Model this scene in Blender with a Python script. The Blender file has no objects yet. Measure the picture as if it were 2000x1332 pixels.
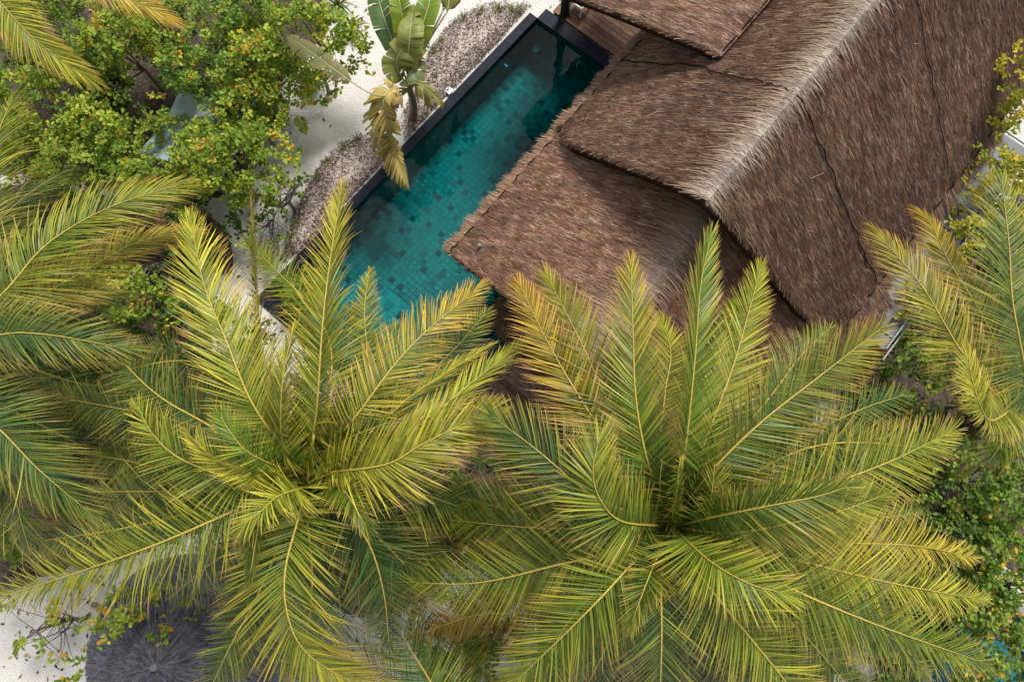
import bpy, math, random
import numpy as np
from mathutils import Vector

# ------------------------------------------------------------------ camera, sky, sun, exposure
scene = bpy.context.scene
COL = scene.collection
CAM_H, TILT, FPX = 18.0, math.radians(13), 1351.0
cam_data = bpy.data.cameras.new('camera')
cam_data.sensor_width = 36.0
cam_data.lens = 36.0 * FPX / 2000.0
cam_data.clip_end = 500
cam = bpy.data.objects.new('camera', cam_data)
cam.location = (0, 0, CAM_H)
cam.rotation_euler = (TILT, 0, 0)
COL.objects.link(cam)
scene.camera = cam

SUN_ELEV, SUN_ROT = math.radians(56), math.radians(30)
world = bpy.data.worlds.new('World')
scene.world = world
world.use_nodes = True
wn = world.node_tree
wn.nodes.clear()
wo = wn.nodes.new('ShaderNodeOutputWorld')
bg = wn.nodes.new('ShaderNodeBackground')
sky = wn.nodes.new('ShaderNodeTexSky')
sky.sky_type = 'NISHITA'
sky.sun_disc = False
sky.sun_elevation = SUN_ELEV
sky.sun_rotation = SUN_ROT
sky.air_density = 1.0
sky.dust_density = 2.5
wtc = wn.nodes.new('ShaderNodeTexCoord')
wnoise = wn.nodes.new('ShaderNodeTexNoise')
wnoise.inputs['Scale'].default_value = 4.5
wnoise.inputs['Detail'].default_value = 7
wnoise.inputs['Roughness'].default_value = 0.6
wramp = wn.nodes.new('ShaderNodeValToRGB')
wramp.color_ramp.elements[0].position = 0.45
wramp.color_ramp.elements[1].position = 0.66
wmix = wn.nodes.new('ShaderNodeMix')
wmix.data_type = 'RGBA'
wmix.inputs['B'].default_value = (20.0, 19.8, 19.4, 1)
wn.links.new(wtc.outputs['Generated'], wnoise.inputs['Vector'])
wn.links.new(wnoise.outputs['Fac'], wramp.inputs['Fac'])
wn.links.new(wramp.outputs['Color'], wmix.inputs['Factor'])
wn.links.new(sky.outputs['Color'], wmix.inputs['A'])
wn.links.new(wmix.outputs['Result'], bg.inputs['Color'])
bg.inputs['Strength'].default_value = 0.058
wn.links.new(bg.outputs['Background'], wo.inputs['Surface'])

sun_vec = Vector((math.sin(SUN_ROT) * math.cos(SUN_ELEV), math.cos(SUN_ROT) * math.cos(SUN_ELEV), math.sin(SUN_ELEV)))
sd = bpy.data.lights.new('sun', 'SUN')
sd.energy = 3.4
sd.angle = math.radians(18)
sd.color = (1.0, 0.95, 0.87)
sun = bpy.data.objects.new('sun', sd)
sun.rotation_euler = (-sun_vec).to_track_quat('-Z', 'Y').to_euler()
COL.objects.link(sun)
vs = scene.view_settings
vs.view_transform = 'Standard'
vs.look = 'None'
vs.gamma = 1.0
vs.use_curve_mapping = False
vs.exposure = 0.28
scene.cycles.max_bounces = 8
scene.cycles.transparent_max_bounces = 12
scene.cycles.use_denoising = True

# ------------------------------------------------------------------ helpers
def at(x, y, z):
    """world point at height z under a photograph pixel (2000 wide)"""
    a = (x - 1000.0) / FPX
    b = -(y - 666.0) / FPX
    dy = b * math.cos(TILT) + math.sin(TILT)
    dz = b * math.sin(TILT) - math.cos(TILT)
    t = (z - CAM_H) / dz
    return np.array([a * t, dy * t, z])

def proj(p):
    u = p[0]; yy = p[1]; zz = p[2] - CAM_H
    v = yy * math.cos(TILT) + zz * math.sin(TILT)
    w = -yy * math.sin(TILT) + zz * math.cos(TILT)
    return 1000 + FPX * u / -w, 666 - FPX * v / -w

AX = math.radians(50)
UU = np.array([math.cos(AX), math.sin(AX), 0.0])
VV = np.array([math.sin(AX), -math.cos(AX), 0.0])
ZZ = np.array([0, 0, 1.0])
def uvz(u, v, z):
    return UU * u + VV * v + ZZ * z

def nrm(a):
    return a / np.maximum(np.linalg.norm(a, axis=-1, keepdims=True), 1e-9)

class Geo:
    """collects verts / polygons / vertex colours for one mesh"""
    def __init__(s):
        s.v = []; s.c = []; s.f = []; s.n = 0
    def add(s, v, f, c):
        v = np.asarray(v, float).reshape(-1, 3)
        c = np.asarray(c, float)
        if c.ndim == 1:
            c = np.tile(c, (len(v), 1))
        s.v.append(v); s.c.append(c.reshape(-1, 3))
        f = np.asarray(f, int)
        s.f.append(f + s.n)
        s.n += len(v)
    def ribbons(s, P, W, C):
        """P centre lines (n,k,3), W half-width vectors (n,k,3), C colours (n,k,3)"""
        n, k, _ = P.shape
        v = np.stack([P - W, P + W], 2).reshape(-1, 3)
        c = np.repeat(C.reshape(n, k, 1, 3), 2, 2).reshape(-1, 3)
        i = np.arange(n)[:, None] * (k * 2)
        j = np.arange(k - 1)[None] * 2
        b = i + j
        f = np.stack([b, b + 1, b + 3, b + 2], -1).reshape(-1, 4)
        s.add(v, f, c)
    def tube(s, pts, rad, col, sides=6):
        pts = np.asarray(pts, float)
        k = len(pts)
        rad = np.broadcast_to(np.asarray(rad, float), (k,))
        T = nrm(np.gradient(pts, axis=0))
        ref = np.array([0.31, 0.17, 0.93]) if abs(T[:, 2]).mean() < 0.8 else np.array([1, 0.1, 0.05])
        A = nrm(np.cross(T, ref)); B = np.cross(T, A)
        th = np.arange(sides) / sides * 2 * math.pi
        v = pts[:, None] + rad[:, None, None] * (A[:, None] * np.cos(th)[None, :, None] + B[:, None] * np.sin(th)[None, :, None])
        f = []
        for i in range(k - 1):
            for j in range(sides):
                a = i * sides + j; b = i * sides + (j + 1) % sides
                f.append((a, b, b + sides, a + sides))
        c = np.asarray(col, float)
        if c.ndim == 2:
            c = np.repeat(c, sides, 0)
        s.add(v, f, c)
        e = (k - 1) * sides
        for q in range(1, sides - 2, 2):
            s.f.append(np.array([[e, e + q, e + q + 1, e + q + 2]]) + s.n - k * sides)
            s.f.append(np.array([[0, q + 2, q + 1, q]]) + s.n - k * sides)
    def box(s, o, ax, ay, az, col):
        """box from corner o spanned by three vectors"""
        o, ax, ay, az = (np.asarray(t, float) for t in (o, ax, ay, az))
        v = [o + ax * i + ay * j + az * k for k in (0, 1) for j in (0, 1) for i in (0, 1)]
        f = [(0, 2, 3, 1), (4, 5, 7, 6), (0, 1, 5, 4), (2, 6, 7, 3), (0, 4, 6, 2), (1, 3, 7, 5)]
        if np.dot(np.cross(ax, ay), az) < 0:
            f = [t[::-1] for t in f]
        s.add(v, f, col)
    def mesh(s, name, mat, smooth=False):
        V = np.concatenate(s.v); C = np.concatenate(s.c); 
        me = bpy.data.meshes.new(name)
        tot = []; idx = []
        for f in s.f:
            tot.append(np.full(len(f), f.shape[1])); idx.append(f.reshape(-1))
        tot = np.concatenate(tot); idx = np.concatenate(idx)
        me.vertices.add(len(V)); me.vertices.foreach_set('co', V.astype(np.float32).reshape(-1))
        me.loops.add(len(idx)); me.loops.foreach_set('vertex_index', idx.astype(np.int32))
        me.polygons.add(len(tot))
        st = np.concatenate([[0], np.cumsum(tot)[:-1]])
        me.polygons.foreach_set('loop_start', st.astype(np.int32))
        me.polygons.foreach_set('loop_total', tot.astype(np.int32))
        me.polygons.foreach_set('use_smooth', np.full(len(tot), bool(smooth)))
        me.update(calc_edges=True)
        at_ = me.color_attributes.new('Col', 'FLOAT_COLOR', 'POINT')
        at_.data.foreach_set('color', np.concatenate([C, np.ones((len(C), 1))], 1).astype(np.float32).reshape(-1))
        me.materials.append(mat)
        return me
    def build(s, name, mat, parent=None, smooth=False):
        o = bpy.data.objects.new(name, s.mesh(name, mat, smooth))
        COL.objects.link(o)
        if parent is not None:
            o.parent = parent
            o.matrix_parent_inverse = parent.matrix_world.inverted() if False else o.matrix_parent_inverse
        return o

def tag(o, label=None, cat=None, group=None, kind=None):
    if label: o['label'] = label
    if cat: o['category'] = cat
    if group: o['group'] = group
    if kind: o['kind'] = kind
    return o

def empty(name, loc=(0, 0, 0)):
    """an Empty at the thing's base; parts are built in world space and shifted to it"""
    o = bpy.data.objects.new(name, None)
    o.location = tuple(float(t) for t in loc)
    o.empty_display_size = 0.2
    COL.objects.link(o)
    return o

def put(geo, name, mat, parent, smooth=False):
    """build a part whose verts are in world space under an Empty (or under its part)"""
    root = parent
    while root.parent: root = root.parent
    o = geo.build(name, mat, parent, smooth)
    o.data.transform(__import__('mathutils').Matrix.Translation(-root.location))
    return o

def spline(pts, m):
    pts = np.asarray(pts, float)
    p = np.vstack([2 * pts[0] - pts[1], pts, 2 * pts[-1] - pts[-2]])
    d = np.concatenate([[0], np.cumsum(np.linalg.norm(np.diff(pts, axis=0), axis=1))])
    out = []
    for t in np.linspace(0, d[-1], m):
        i = min(max(np.searchsorted(d, t, 'right') - 1, 0), len(pts) - 2)
        s = (t - d[i]) / max(d[i + 1] - d[i], 1e-9)
        a, b, c, e = p[i], p[i + 1], p[i + 2], p[i + 3]
        out.append(0.5 * (2 * b + (c - a) * s + (2 * a - 5 * b + 4 * c - e) * s * s + (3 * b - a - 3 * c + e) * s ** 3))
    return np.array(out)

# ------------------------------------------------------------------ materials
def mat_nodes(name):
    m = bpy.data.materials.new(name)
    m.use_nodes = True
    nt = m.node_tree
    return m, nt, nt.nodes['Principled BSDF'], nt.nodes['Material Output']

def vcol_mat(name, rough=0.6, transl=0.0, tcol=(1.0, 1.0, 0.6), spec=0.4, noise=0.0, nscale=20.0, bump=0.0):
    m, nt, b, out = mat_nodes(name)
    a = nt.nodes.new('ShaderNodeAttribute'); a.attribute_name = 'Col'
    src = a.outputs['Color']
    if noise > 0 or bump > 0:
        tc = nt.nodes.new('ShaderNodeTexCoord')
        n = nt.nodes.new('ShaderNodeTexNoise')
        n.inputs['Scale'].default_value = nscale
        n.inputs['Detail'].default_value = 6
        nt.links.new(tc.outputs['Object'], n.inputs['Vector'])
        if noise > 0:
            mr = nt.nodes.new('ShaderNodeMapRange')
            mr.inputs['From Min'].default_value = 0.3; mr.inputs['From Max'].default_value = 0.7
            mr.inputs['To Min'].default_value = 1 - noise; mr.inputs['To Max'].default_value = 1 + noise
            nt.links.new(n.outputs['Fac'], mr.inputs['Value'])
            vm = nt.nodes.new('ShaderNodeVectorMath'); vm.operation = 'SCALE'
            nt.links.new(src, vm.inputs[0]); nt.links.new(mr.outputs['Result'], vm.inputs['Scale'])
            src = vm.outputs['Vector']
        if bump > 0:
            bp = nt.nodes.new('ShaderNodeBump'); bp.inputs['Strength'].default_value = bump
            bp.inputs['Distance'].default_value = 0.05
            nt.links.new(n.outputs['Fac'], bp.inputs['Height'])
            nt.links.new(bp.outputs['Normal'], b.inputs['Normal'])
    nt.links.new(src, b.inputs['Base Color'])
    b.inputs['Roughness'].default_value = rough
    b.inputs['Specular IOR Level'].default_value = spec
    if transl > 0:
        tr = nt.nodes.new('ShaderNodeBsdfTranslucent')
        mm = nt.nodes.new('ShaderNodeMix'); mm.data_type = 'RGBA'; mm.blend_type = 'MULTIPLY'
        mm.inputs['Factor'].default_value = 1.0
        mm.inputs['B'].default_value = (*tcol, 1)
        nt.links.new(src, mm.inputs['A']); nt.links.new(mm.outputs['Result'], tr.inputs['Color'])
        ms = nt.nodes.new('ShaderNodeMixShader'); ms.inputs['Fac'].default_value = transl
        nt.links.new(b.outputs['BSDF'], ms.inputs[1]); nt.links.new(tr.outputs['BSDF'], ms.inputs[2])
        nt.links.new(ms.outputs['Shader'], out.inputs['Surface'])
    return m

M_LEAF = vcol_mat('palm_leaflet', 0.42, 0.15, (1.3, 1.2, 0.35), 0.25)
M_BUSH = vcol_mat('shrub_leaf', 0.5, 0.32, (1.25, 1.2, 0.35), 0.25)
M_RIB = vcol_mat('palm_rib', 0.5, 0, spec=0.4, noise=0.25, nscale=30)
M_BARK = vcol_mat('bark', 0.9, 0, spec=0.2, noise=0.35, nscale=14, bump=0.5)
M_THATCH = vcol_mat('thatch_strand', 0.75, 0, spec=0.3)
M_THATCHBASE = vcol_mat('thatch_base', 0.95, 0, spec=0.1, noise=0.5, nscale=25, bump=0.8)
M_ROPE = vcol_mat('dark_cord', 0.9, 0, spec=0.1)
M_WOOD = vcol_mat('timber', 0.6, 0, spec=0.3, noise=0.35, nscale=9, bump=0.15)
M_PAINT = vcol_mat('painted_metal', 0.4, 0, spec=0.5, noise=0.08, nscale=6)
M_STONE = vcol_mat('dark_stone', 0.55, 0, spec=0.15, noise=0.35, nscale=7, bump=0.15)
M_TILE = vcol_mat('pool_stone_tile', 0.5, 0, spec=0.3, noise=0.3, nscale=11)
M_CLOTH = vcol_mat('cloth', 0.9, 0.1, (1, 1, 1), 0.1, noise=0.12, nscale=8, bump=0.1)
M_LITTER = vcol_mat('dry_litter', 0.9, 0, spec=0.15)

def sand_material():
    m, nt, b, out = mat_nodes('white_sand')
    tc = nt.nodes.new('ShaderNodeTexCoord')
    n1 = nt.nodes.new('ShaderNodeTexNoise'); n1.inputs['Scale'].default_value = 0.5; n1.inputs['Detail'].default_value = 8
    n2 = nt.nodes.new('ShaderNodeTexNoise'); n2.inputs['Scale'].default_value = 3.0; n2.inputs['Detail'].default_value = 8
    n3 = nt.nodes.new('ShaderNodeTexNoise'); n3.inputs['Scale'].default_value = 26.0; n3.inputs['Detail'].default_value = 3
    r = nt.nodes.new('ShaderNodeValToRGB')
    r.color_ramp.elements[0].position = 0.3; r.color_ramp.elements[0].color = (0.66, 0.635, 0.60, 1)
    r.color_ramp.elements[1].position = 0.7; r.color_ramp.elements[1].color = (0.80, 0.775, 0.74, 1)
    r3 = nt.nodes.new('ShaderNodeValToRGB')
    r3.color_ramp.elements[0].position = 0.25; r3.color_ramp.elements[0].color = (0.55, 0.48, 0.42, 1)
    r3.color_ramp.elements[1].position = 0.36; r3.color_ramp.elements[1].color = (1, 1, 1, 1)
    mx = nt.nodes.new('ShaderNodeMix'); mx.data_type = 'RGBA'; mx.blend_type = 'MULTIPLY'; mx.inputs['Factor'].default_value = 1
    ad = nt.nodes.new('ShaderNodeMath'); ad.operation = 'ADD'
    bp = nt.nodes.new('ShaderNodeBump'); bp.inputs['Strength'].default_value = 0.55; bp.inputs['Distance'].default_value = 0.12
    for n in (n1, n2, n3): nt.links.new(tc.outputs['Object'], n.inputs['Vector'])
    nt.links.new(n1.outputs['Fac'], r.inputs['Fac'])
    nt.links.new(n3.outputs['Fac'], r3.inputs['Fac'])
    nt.links.new(r.outputs['Color'], mx.inputs['A']); nt.links.new(r3.outputs['Color'], mx.inputs['B'])
    nt.links.new(mx.outputs['Result'], b.inputs['Base Color'])
    nt.links.new(n2.outputs['Fac'], ad.inputs[0]); nt.links.new(n3.outputs['Fac'], ad.inputs[1])
    nt.links.new(ad.outputs['Value'], bp.inputs['Height'])
    nt.links.new(bp.outputs['Normal'], b.inputs['Normal'])
    b.inputs['Roughness'].default_value = 0.95
    b.inputs['Specular IOR Level'].default_value = 0.1
    return m

def bed_material():
    m, nt, b, out = mat_nodes('bed_soil')
    tc = nt.nodes.new('ShaderNodeTexCoord')
    n = nt.nodes.new('ShaderNodeTexNoise'); n.inputs['Scale'].default_value = 7.0; n.inputs['Detail'].default_value = 10; n.inputs['Roughness'].default_value = 0.7
    r = nt.nodes.new('ShaderNodeValToRGB')
    e = r.color_ramp.elements
    e[0].position = 0.30; e[0].color = (0.22, 0.16, 0.15, 1)
    e[1].position = 0.68; e[1].color = (0.68, 0.63, 0.58, 1)
    k = e.new(0.48); k.color = (0.46, 0.385, 0.34, 1)
    bp = nt.nodes.new('ShaderNodeBump'); bp.inputs['Strength'].default_value = 0.8; bp.inputs['Distance'].default_value = 0.08
    nt.links.new(tc.outputs['Object'], n.inputs['Vector'])
    nt.links.new(n.outputs['Fac'], r.inputs['Fac']); nt.links.new(r.outputs['Color'], b.inputs['Base Color'])
    nt.links.new(n.outputs['Fac'], bp.inputs['Height']); nt.links.new(bp.outputs['Normal'], b.inputs['Normal'])
    b.inputs['Roughness'].default_value = 0.95
    return m

def water_material(name, tint, rip=0.1):
    m, nt, b, out = mat_nodes(name)
    nt.nodes.remove(b)
    tr = nt.nodes.new('ShaderNodeBsdfTransparent'); tr.inputs['Color'].default_value = (*tint, 1)
    gl = nt.nodes.new('ShaderNodeBsdfGlossy'); gl.inputs['Roughness'].default_value = 0.015
    fr = nt.nodes.new('ShaderNodeFresnel'); fr.inputs['IOR'].default_value = 1.333
    tc = nt.nodes.new('ShaderNodeTexCoord')
    n = nt.nodes.new('ShaderNodeTexNoise'); n.inputs['Scale'].default_value = 1.6; n.inputs['Detail'].default_value = 3
    bp = nt.nodes.new('ShaderNodeBump'); bp.inputs['Strength'].default_value = rip; bp.inputs['Distance'].default_value = 0.1; n.inputs['Distortion'].default_value = 0.6
    nt.links.new(tc.outputs['Object'], n.inputs['Vector'])
    nt.links.new(n.outputs['Fac'], bp.inputs['Height'])
    nt.links.new(bp.outputs['Normal'], gl.inputs['Normal']); nt.links.new(bp.outputs['Normal'], fr.inputs['Normal'])
    ms = nt.nodes.new('ShaderNodeMixShader')
    nt.links.new(fr.outputs['Fac'], ms.inputs['Fac'])
    nt.links.new(tr.outputs['BSDF'], ms.inputs[1]); nt.links.new(gl.outputs['BSDF'], ms.inputs[2])
    nt.links.new(ms.outputs['Shader'], out.inputs['Surface'])
    return m

M_SAND = sand_material()
M_BED = bed_material()
M_WATER = water_material('pool_water', (0.24, 0.80, 0.80))
M_WATER2 = water_material('tub_water', (0.5, 0.9, 0.95))

# ------------------------------------------------------------------ ground with the pool opening
PU0, PU1 = 0.0, 11.22           # pool length along the villa axis
PV0, PV1, PV2 = -8.45, -4.1, -2.72  # across; the basin is wider at its lower end
PUB = 4.05
g = Geo()
us = [-45, -25, -12, -6, -3, PU0, PUB, 7.5, PU1, 14, 20, 32, 50]
vs_ = [-45, -25, -14, -11, PV0, PV1, PV2, 0, 4, 8, 14, 25, 45]
for i in range(len(us) - 1):
    for j in range(len(vs_) - 1):
        uc, vc = (us[i] + us[i + 1]) / 2, (vs_[j] + vs_[j + 1]) / 2
        if PU0 < uc < PU1 and PV0 < vc < PV1: continue
        if PU0 < uc < PUB and PV1 < vc < PV2: continue
        g.add([uvz(us[i], vs_[j], 0), uvz(us[i + 1], vs_[j], 0), uvz(us[i + 1], vs_[j + 1], 0), uvz(us[i], vs_[j + 1], 0)], [[3, 2, 1, 0]], (0.7, 0.66, 0.6))
tag(g.build('ground', M_SAND), kind='structure')

# ------------------------------------------------------------------ swimming pool
PD = -1.30
pool = empty('swimming_pool', uvz(5.5, -6.4, PD))
tag(pool, 'green stone tiled swimming pool with dark coping beside the thatched villa', 'pool')
g = Geo()
G0 = (0.07, 0.34, 0.35)
def quad(g, a, b, c, d, col): g.add([a, b, c, d], [[0, 1, 2, 3]], col)
g.box(uvz(PU0 - .3, PV0 - .3, PD - 0.2), UU * (PU1 - PU0 + .6), VV * (PV2 - PV0 + .6), ZZ * 0.18, G0)
W0 = (0.022, 0.15, 0.13)
outline = [(PU0, PV0), (PU1, PV0), (PU1, PV1), (PUB, PV1), (PUB, PV2), (PU0, PV2)]
put(g, 'basin_floor', M_TILE, pool)
g = Geo()
for k in range(6):
    a = outline[k]; b = outline[(k + 1) % 6]
    quad(g, uvz(*a, PD), uvz(*b, PD), uvz(*b, -0.02), uvz(*a, -0.02), W0)
wall = put(g, 'basin_wall', M_TILE, pool)
rng = np.random.default_rng(3)
# wall tiles (too narrow in view to pick apart): one joined part
g = Geo()
for k in range(6):
    a = np.array(outline[k]); b = np.array(outline[(k + 1) % 6])
    L = np.linalg.norm(b - a); d = (b - a) / L
    nrmv = np.array([-d[1], d[0]]) * -1
    cen = np.array([2.0, -5.5])
    if np.dot(cen - a, nrmv) < 0: nrmv = -nrmv
    n = int(L / 0.3)
    for i in range(n):
        for r in range(4):
            z0 = -0.06 - 0.31 * (r + 1)
            p = a + d * (i * L / n + 0.006)
            sh = rng.uniform(0.6, 1.35)
            c = np.array(W0) * sh * (1.25 if r else 0.8)
            q = p + nrmv * 0.006
            w = d * (L / n - 0.012)
            quad(g, uvz(*q, z0), uvz(*(q + w), z0), uvz(*(q + w), z0 + 0.297), uvz(*q, z0 + 0.297), c)
tag(put(g, 'wall_tiles', M_TILE, pool), kind='stuff')

# floor tiles: the ones that show largest are single objects
TS = 0.165
pal = [np.array(c) for c in ((0.016, 0.195, 0.205), (0.015, 0.175, 0.185), (0.019, 0.22, 0.225), (0.013, 0.15, 0.16), (0.010, 0.10, 0.11), (0.006, 0.048, 0.062))]
def tile_mesh(s, c):
    g = Geo(); h = s / 2 - 0.0055; hb = h - 0.003
    v = [(-h, -h, 0), (h, -h, 0), (h, h, 0), (-h, h, 0), (-hb, -hb, .012), (hb, -hb, .012), (hb, hb, .012), (-hb, hb, .012)]
    g.add(v, [(4, 5, 6, 7), (0, 1, 5, 4), (1, 2, 6, 5), (2, 3, 7, 6), (3, 0, 4, 7)], c)
    return g.mesh('tile', M_TILE)
tmesh = [tile_mesh(TS, c) for c in pal]
pr = np.array([0.33, 0.29, 0.14, 0.12, 0.08, 0.04])
cand = []
poly_vis = [(1045, 60), (1190, 130), (1090, 235), (850, 470), (945, 560), (1000, 640), (960, 700), (700, 640), (560, 540)]
def inpoly(x, y, P):
    r = False; j = len(P) - 1
    for i in range(len(P)):
        if (P[i][1] > y) != (P[j][1] > y) and x < (P[j][0] - P[i][0]) * (y - P[i][1]) / (P[j][1] - P[i][1]) + P[i][0]: r = not r
        j = i
    return r
nu = int((PU1 - PU0) / TS); nv = int((PV2 - PV0) / TS)
for i in range(nu):
    for j in range(nv):
        uc = PU0 + (i + .5) * TS; vc = PV0 + (j + .5) * TS
        if uc > PUB - .1 and vc > PV1 - .1: continue
        px, py = proj(uvz(uc, vc, PD))
        k = rng.choice(6, p=pr)
        if uc > 8.2: k = rng.choice(6, p=[.2, .25, .05, .25, .15, .10])  # darker tiles more frequent here, standing in for roof shade at the head
        cand.append((not inpoly(px, py, poly_vis), -py, uc, vc, k))
cand.sort()
gl = Geo()
rot = AX
for n, (hid, _, uc, vc, k) in enumerate(cand):
    p = uvz(uc, vc, PD) 
    if n < 298:
        o = bpy.data.objects.new('tile', tmesh[k])
        COL.objects.link(o); o.parent = pool
        o.location = Vector(p) - pool.location
        o.rotation_euler = (rng.normal(0, .004), rng.normal(0, .004), rot)
    else:
        h = TS / 2 - .0065
        a, b = UU * h, VV * h
        quad(gl, p - a - b + ZZ * .01, p - a + b + ZZ * .01, p + a + b + ZZ * .01, p + a - b + ZZ * .01, pal[k])
tag(put(gl, 'outer_floor_tiles', M_TILE, pool), kind='stuff')
# shallow tiled bench at the lower end
g = Geo()
g.box(uvz(PU0 + .02, PV0 + 1.2, PD + .015), UU * 2.2, VV * (PV2 - PV0 - 1.25), ZZ * 0.62, (0.05, 0.25, 0.235))
bench = put(g, 'bench', M_TILE, pool)
bt = Geo()
for i in range(9):
    for j in range(19):
        c = pal[rng.choice(6, p=[.3, .25, .25, .1, .07, .03])] * 1.15
        o_ = uvz(PU0 + .04 + i * .242, PV0 + 1.22 + j * .235 + (0.11 if i % 2 else 0), PD + .636)
        if PV0 + 1.22 + j * .235 > PV2 - .4: continue
        bt.box(o_, UU * .228, VV * .222, ZZ * .008, c)
tag(put(bt, 'bench_tiles', M_TILE, bench), kind='stuff')
# coping slabs
NAVY = np.array((0.007, 0.011, 0.022))
def slab(u0, u1, v0, v1, z0=-0.02, z1=0.07, c=None, name='coping_slab'):
    g = Geo()
    c = NAVY * rng.uniform(0.75, 1.3) if c is None else np.array(c)
    o = uvz(u0 + .0015, v0 + .0015, z0); b = .006
    lx, ly = UU * (u1 - u0 - .003), VV * (v1 - v0 - .003)
    g.box(o, lx, ly, ZZ * (z1 - z0 - b), c)
    g.box(o + nrm(lx) * b + nrm(ly) * b + ZZ * (z1 - z0 - b), lx - nrm(lx) * 2 * b, ly - nrm(ly) * 2 * b, ZZ * b, c)
    return put(g, name, M_STONE, pool)
for i in range(19):
    slab(PU0 - .4 + i * .612, PU0 - .4 + (i + 1) * .612, PV0 - .27, PV0 + .02)
for i in range(8):
    slab(PU1 - .02, PU1 + .42, PV0 + .02 + i * .6, PV0 + .02 + (i + 1) * .6)
for i in range(9):
    slab(PU0 - .4, PU0 + .02, PV0 + .02 + i * .637, PV0 + .02 + (i + 1) * .637)
# pale lamp in the floor and two wall lamps
p = at(1045, 96, PD + .02)
g = Geo()
th = np.linspace(0, 2 * math.pi, 25)[:-1]
ring = np.stack([np.cos(th), np.sin(th), 0 * th], 1)
g.add(np.vstack([p + ring * .13 + ZZ * .012, p + ring * .11 + ZZ * .03, [p + ZZ * .034]]), [(i, (i + 1) % 24, 24 + (i + 1) % 24, 24 + i) for i in range(24)], (0.85, 0.92, 0.95))
g.f.append(np.array([(24 + i, 24 + (i + 1) % 24, 48) for i in range(24)]))
lampm = vcol_mat('lamp_glass', 0.3, 0)
put(g, 'floor_lamp', lampm, pool)
for (x, y) in ((1075, 68), (1163, 130), (983, 128)):
    q = at(x, y, -0.55)
    g = Geo(); g.box(q, UU * .05, VV * .14, ZZ * .05, (.65, .75, .75))
    put(g, 'wall_fitting', lampm, pool)
g = Geo()
for (u0, u1, v0, v1) in ((PU0, PU1, PV0, PV1), (PU0, PUB, PV1, PV2)):
    quad(g, uvz(u0, v0, -.06), uvz(u0, v1, -.06), uvz(u1, v1, -.06), uvz(u1, v0, -.06), (0, .3, .3))
tag(g.build('water', M_WATER), kind='structure')
# white skimmer box on the coping
p = at(877, 178, .07)
box = empty('skimmer_lid', p)
tag(box, 'small square white lid on the dark pool coping', 'lid')
g = Geo(); g.box(p - UU * .1 - VV * .1 + ZZ * .002, UU * .2, VV * .2, ZZ * .035, (.75, .8, .8)); put(g, 'cover', M_PAINT, box)
g = Geo(); g.box(p - UU * .03 - VV * .03 + ZZ * .038, UU * .06, VV * .06, ZZ * .012, (.6, .66, .68)); put(g, 'finger_tab', M_PAINT, box)

# ------------------------------------------------------------------ thatched villa
villa = empty('thatched_villa', uvz(9, -.7, 0))
tag(villa, 'thatched villa with three overlapping brown thatch roofs beside the pool', 'building')
TH_DARK = np.array((0.03, 0.016, 0.011)); TH_MID = np.array((0.18, 0.10, 0.062)); TH_LT = np.array((0.62, 0.455, 0.335)); TH_RED = np.array((0.27, 0.10, 0.05)); TH_GREY = np.array((0.22, 0.21, 0.21))

class Roof:
    def __init__(s, vr, zr, half, ze, usw, prow, une, rng, sides=(-1, 1), corner=0.5):
        s.vr, s.zr, s.half, s.ze, s.usw, s.prow, s.une, s.rng, s.sides, s.corner = vr, zr, half, ze, usw, prow, une, rng, sides, corner
    def umin(s, q):
        return s.usw + s.prow * q + s.corner * np.clip((q - .80) / .2, 0, 1) ** 2
    def pt(s, side, u, q, lift=0.0):
        u = np.asarray(u, float); q = np.asarray(q, float)
        v = s.vr + side * s.half * q
        z = s.zr - (s.zr - s.ze) * (q * 0.97 + 0.03 * q * q) - 0.13 * np.exp(-(q / .05) ** 2)
        z = z + 0.02 * np.sin(u * 1.9 + side * 2 + q * 3) * np.sin(q * 7 + u * .7)
        m = math.hypot(s.half, s.zr - s.ze)
        nz, nv = s.half / m, (s.zr - s.ze) / m * side
        return u[..., None] * UU + (v + nv * lift)[..., None] * VV + (z + nz * lift)[..., None] * ZZ

def roof_base(r, name, thick=.42):
    g = Geo()
    nq, nu_ = 22, 34
    for side in r.sides:
        q = np.linspace(0, 1, nq)[:, None] * np.ones((1, nu_))
        sfr = np.linspace(0, 1, nu_)[None] * np.ones((nq, 1))
        u = r.umin(q) + (r.une - r.umin(q)) * sfr
        T = r.pt(side, u, q)
        B = T - ZZ * thick
        V = np.concatenate([T.reshape(-1, 3), B.reshape(-1, 3)])
        N = nq * nu_
        f = []
        for i in range(nq - 1):
            for j in range(nu_ - 1):
                a = i * nu_ + j
                f.append((a, a + 1, a + nu_ + 1, a + nu_) if side < 0 else (a, a + nu_, a + nu_ + 1, a + 1))
                f.append((N + a, N + a + nu_, N + a + nu_ + 1, N + a + 1) if side < 0 else (N + a, N + a + 1, N + a + nu_ + 1, N + a + nu_))
        for i in range(nq - 1):
            for j in (0, nu_ - 1):
                a = i * nu_ + j; f.append((a, a + nu_, N + a + nu_, N + a))
        for j in range(nu_ - 1):
            a = (nq - 1) * nu_ + j; f.append((a, a + 1, N + a + 1, N + a))
        C = np.tile(TH_MID * .55, (2 * N, 1)); C[N:] = TH_DARK * .5
        g.add(V, f, C)
    return put(g, name, M_THATCHBASE, villa)

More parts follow.
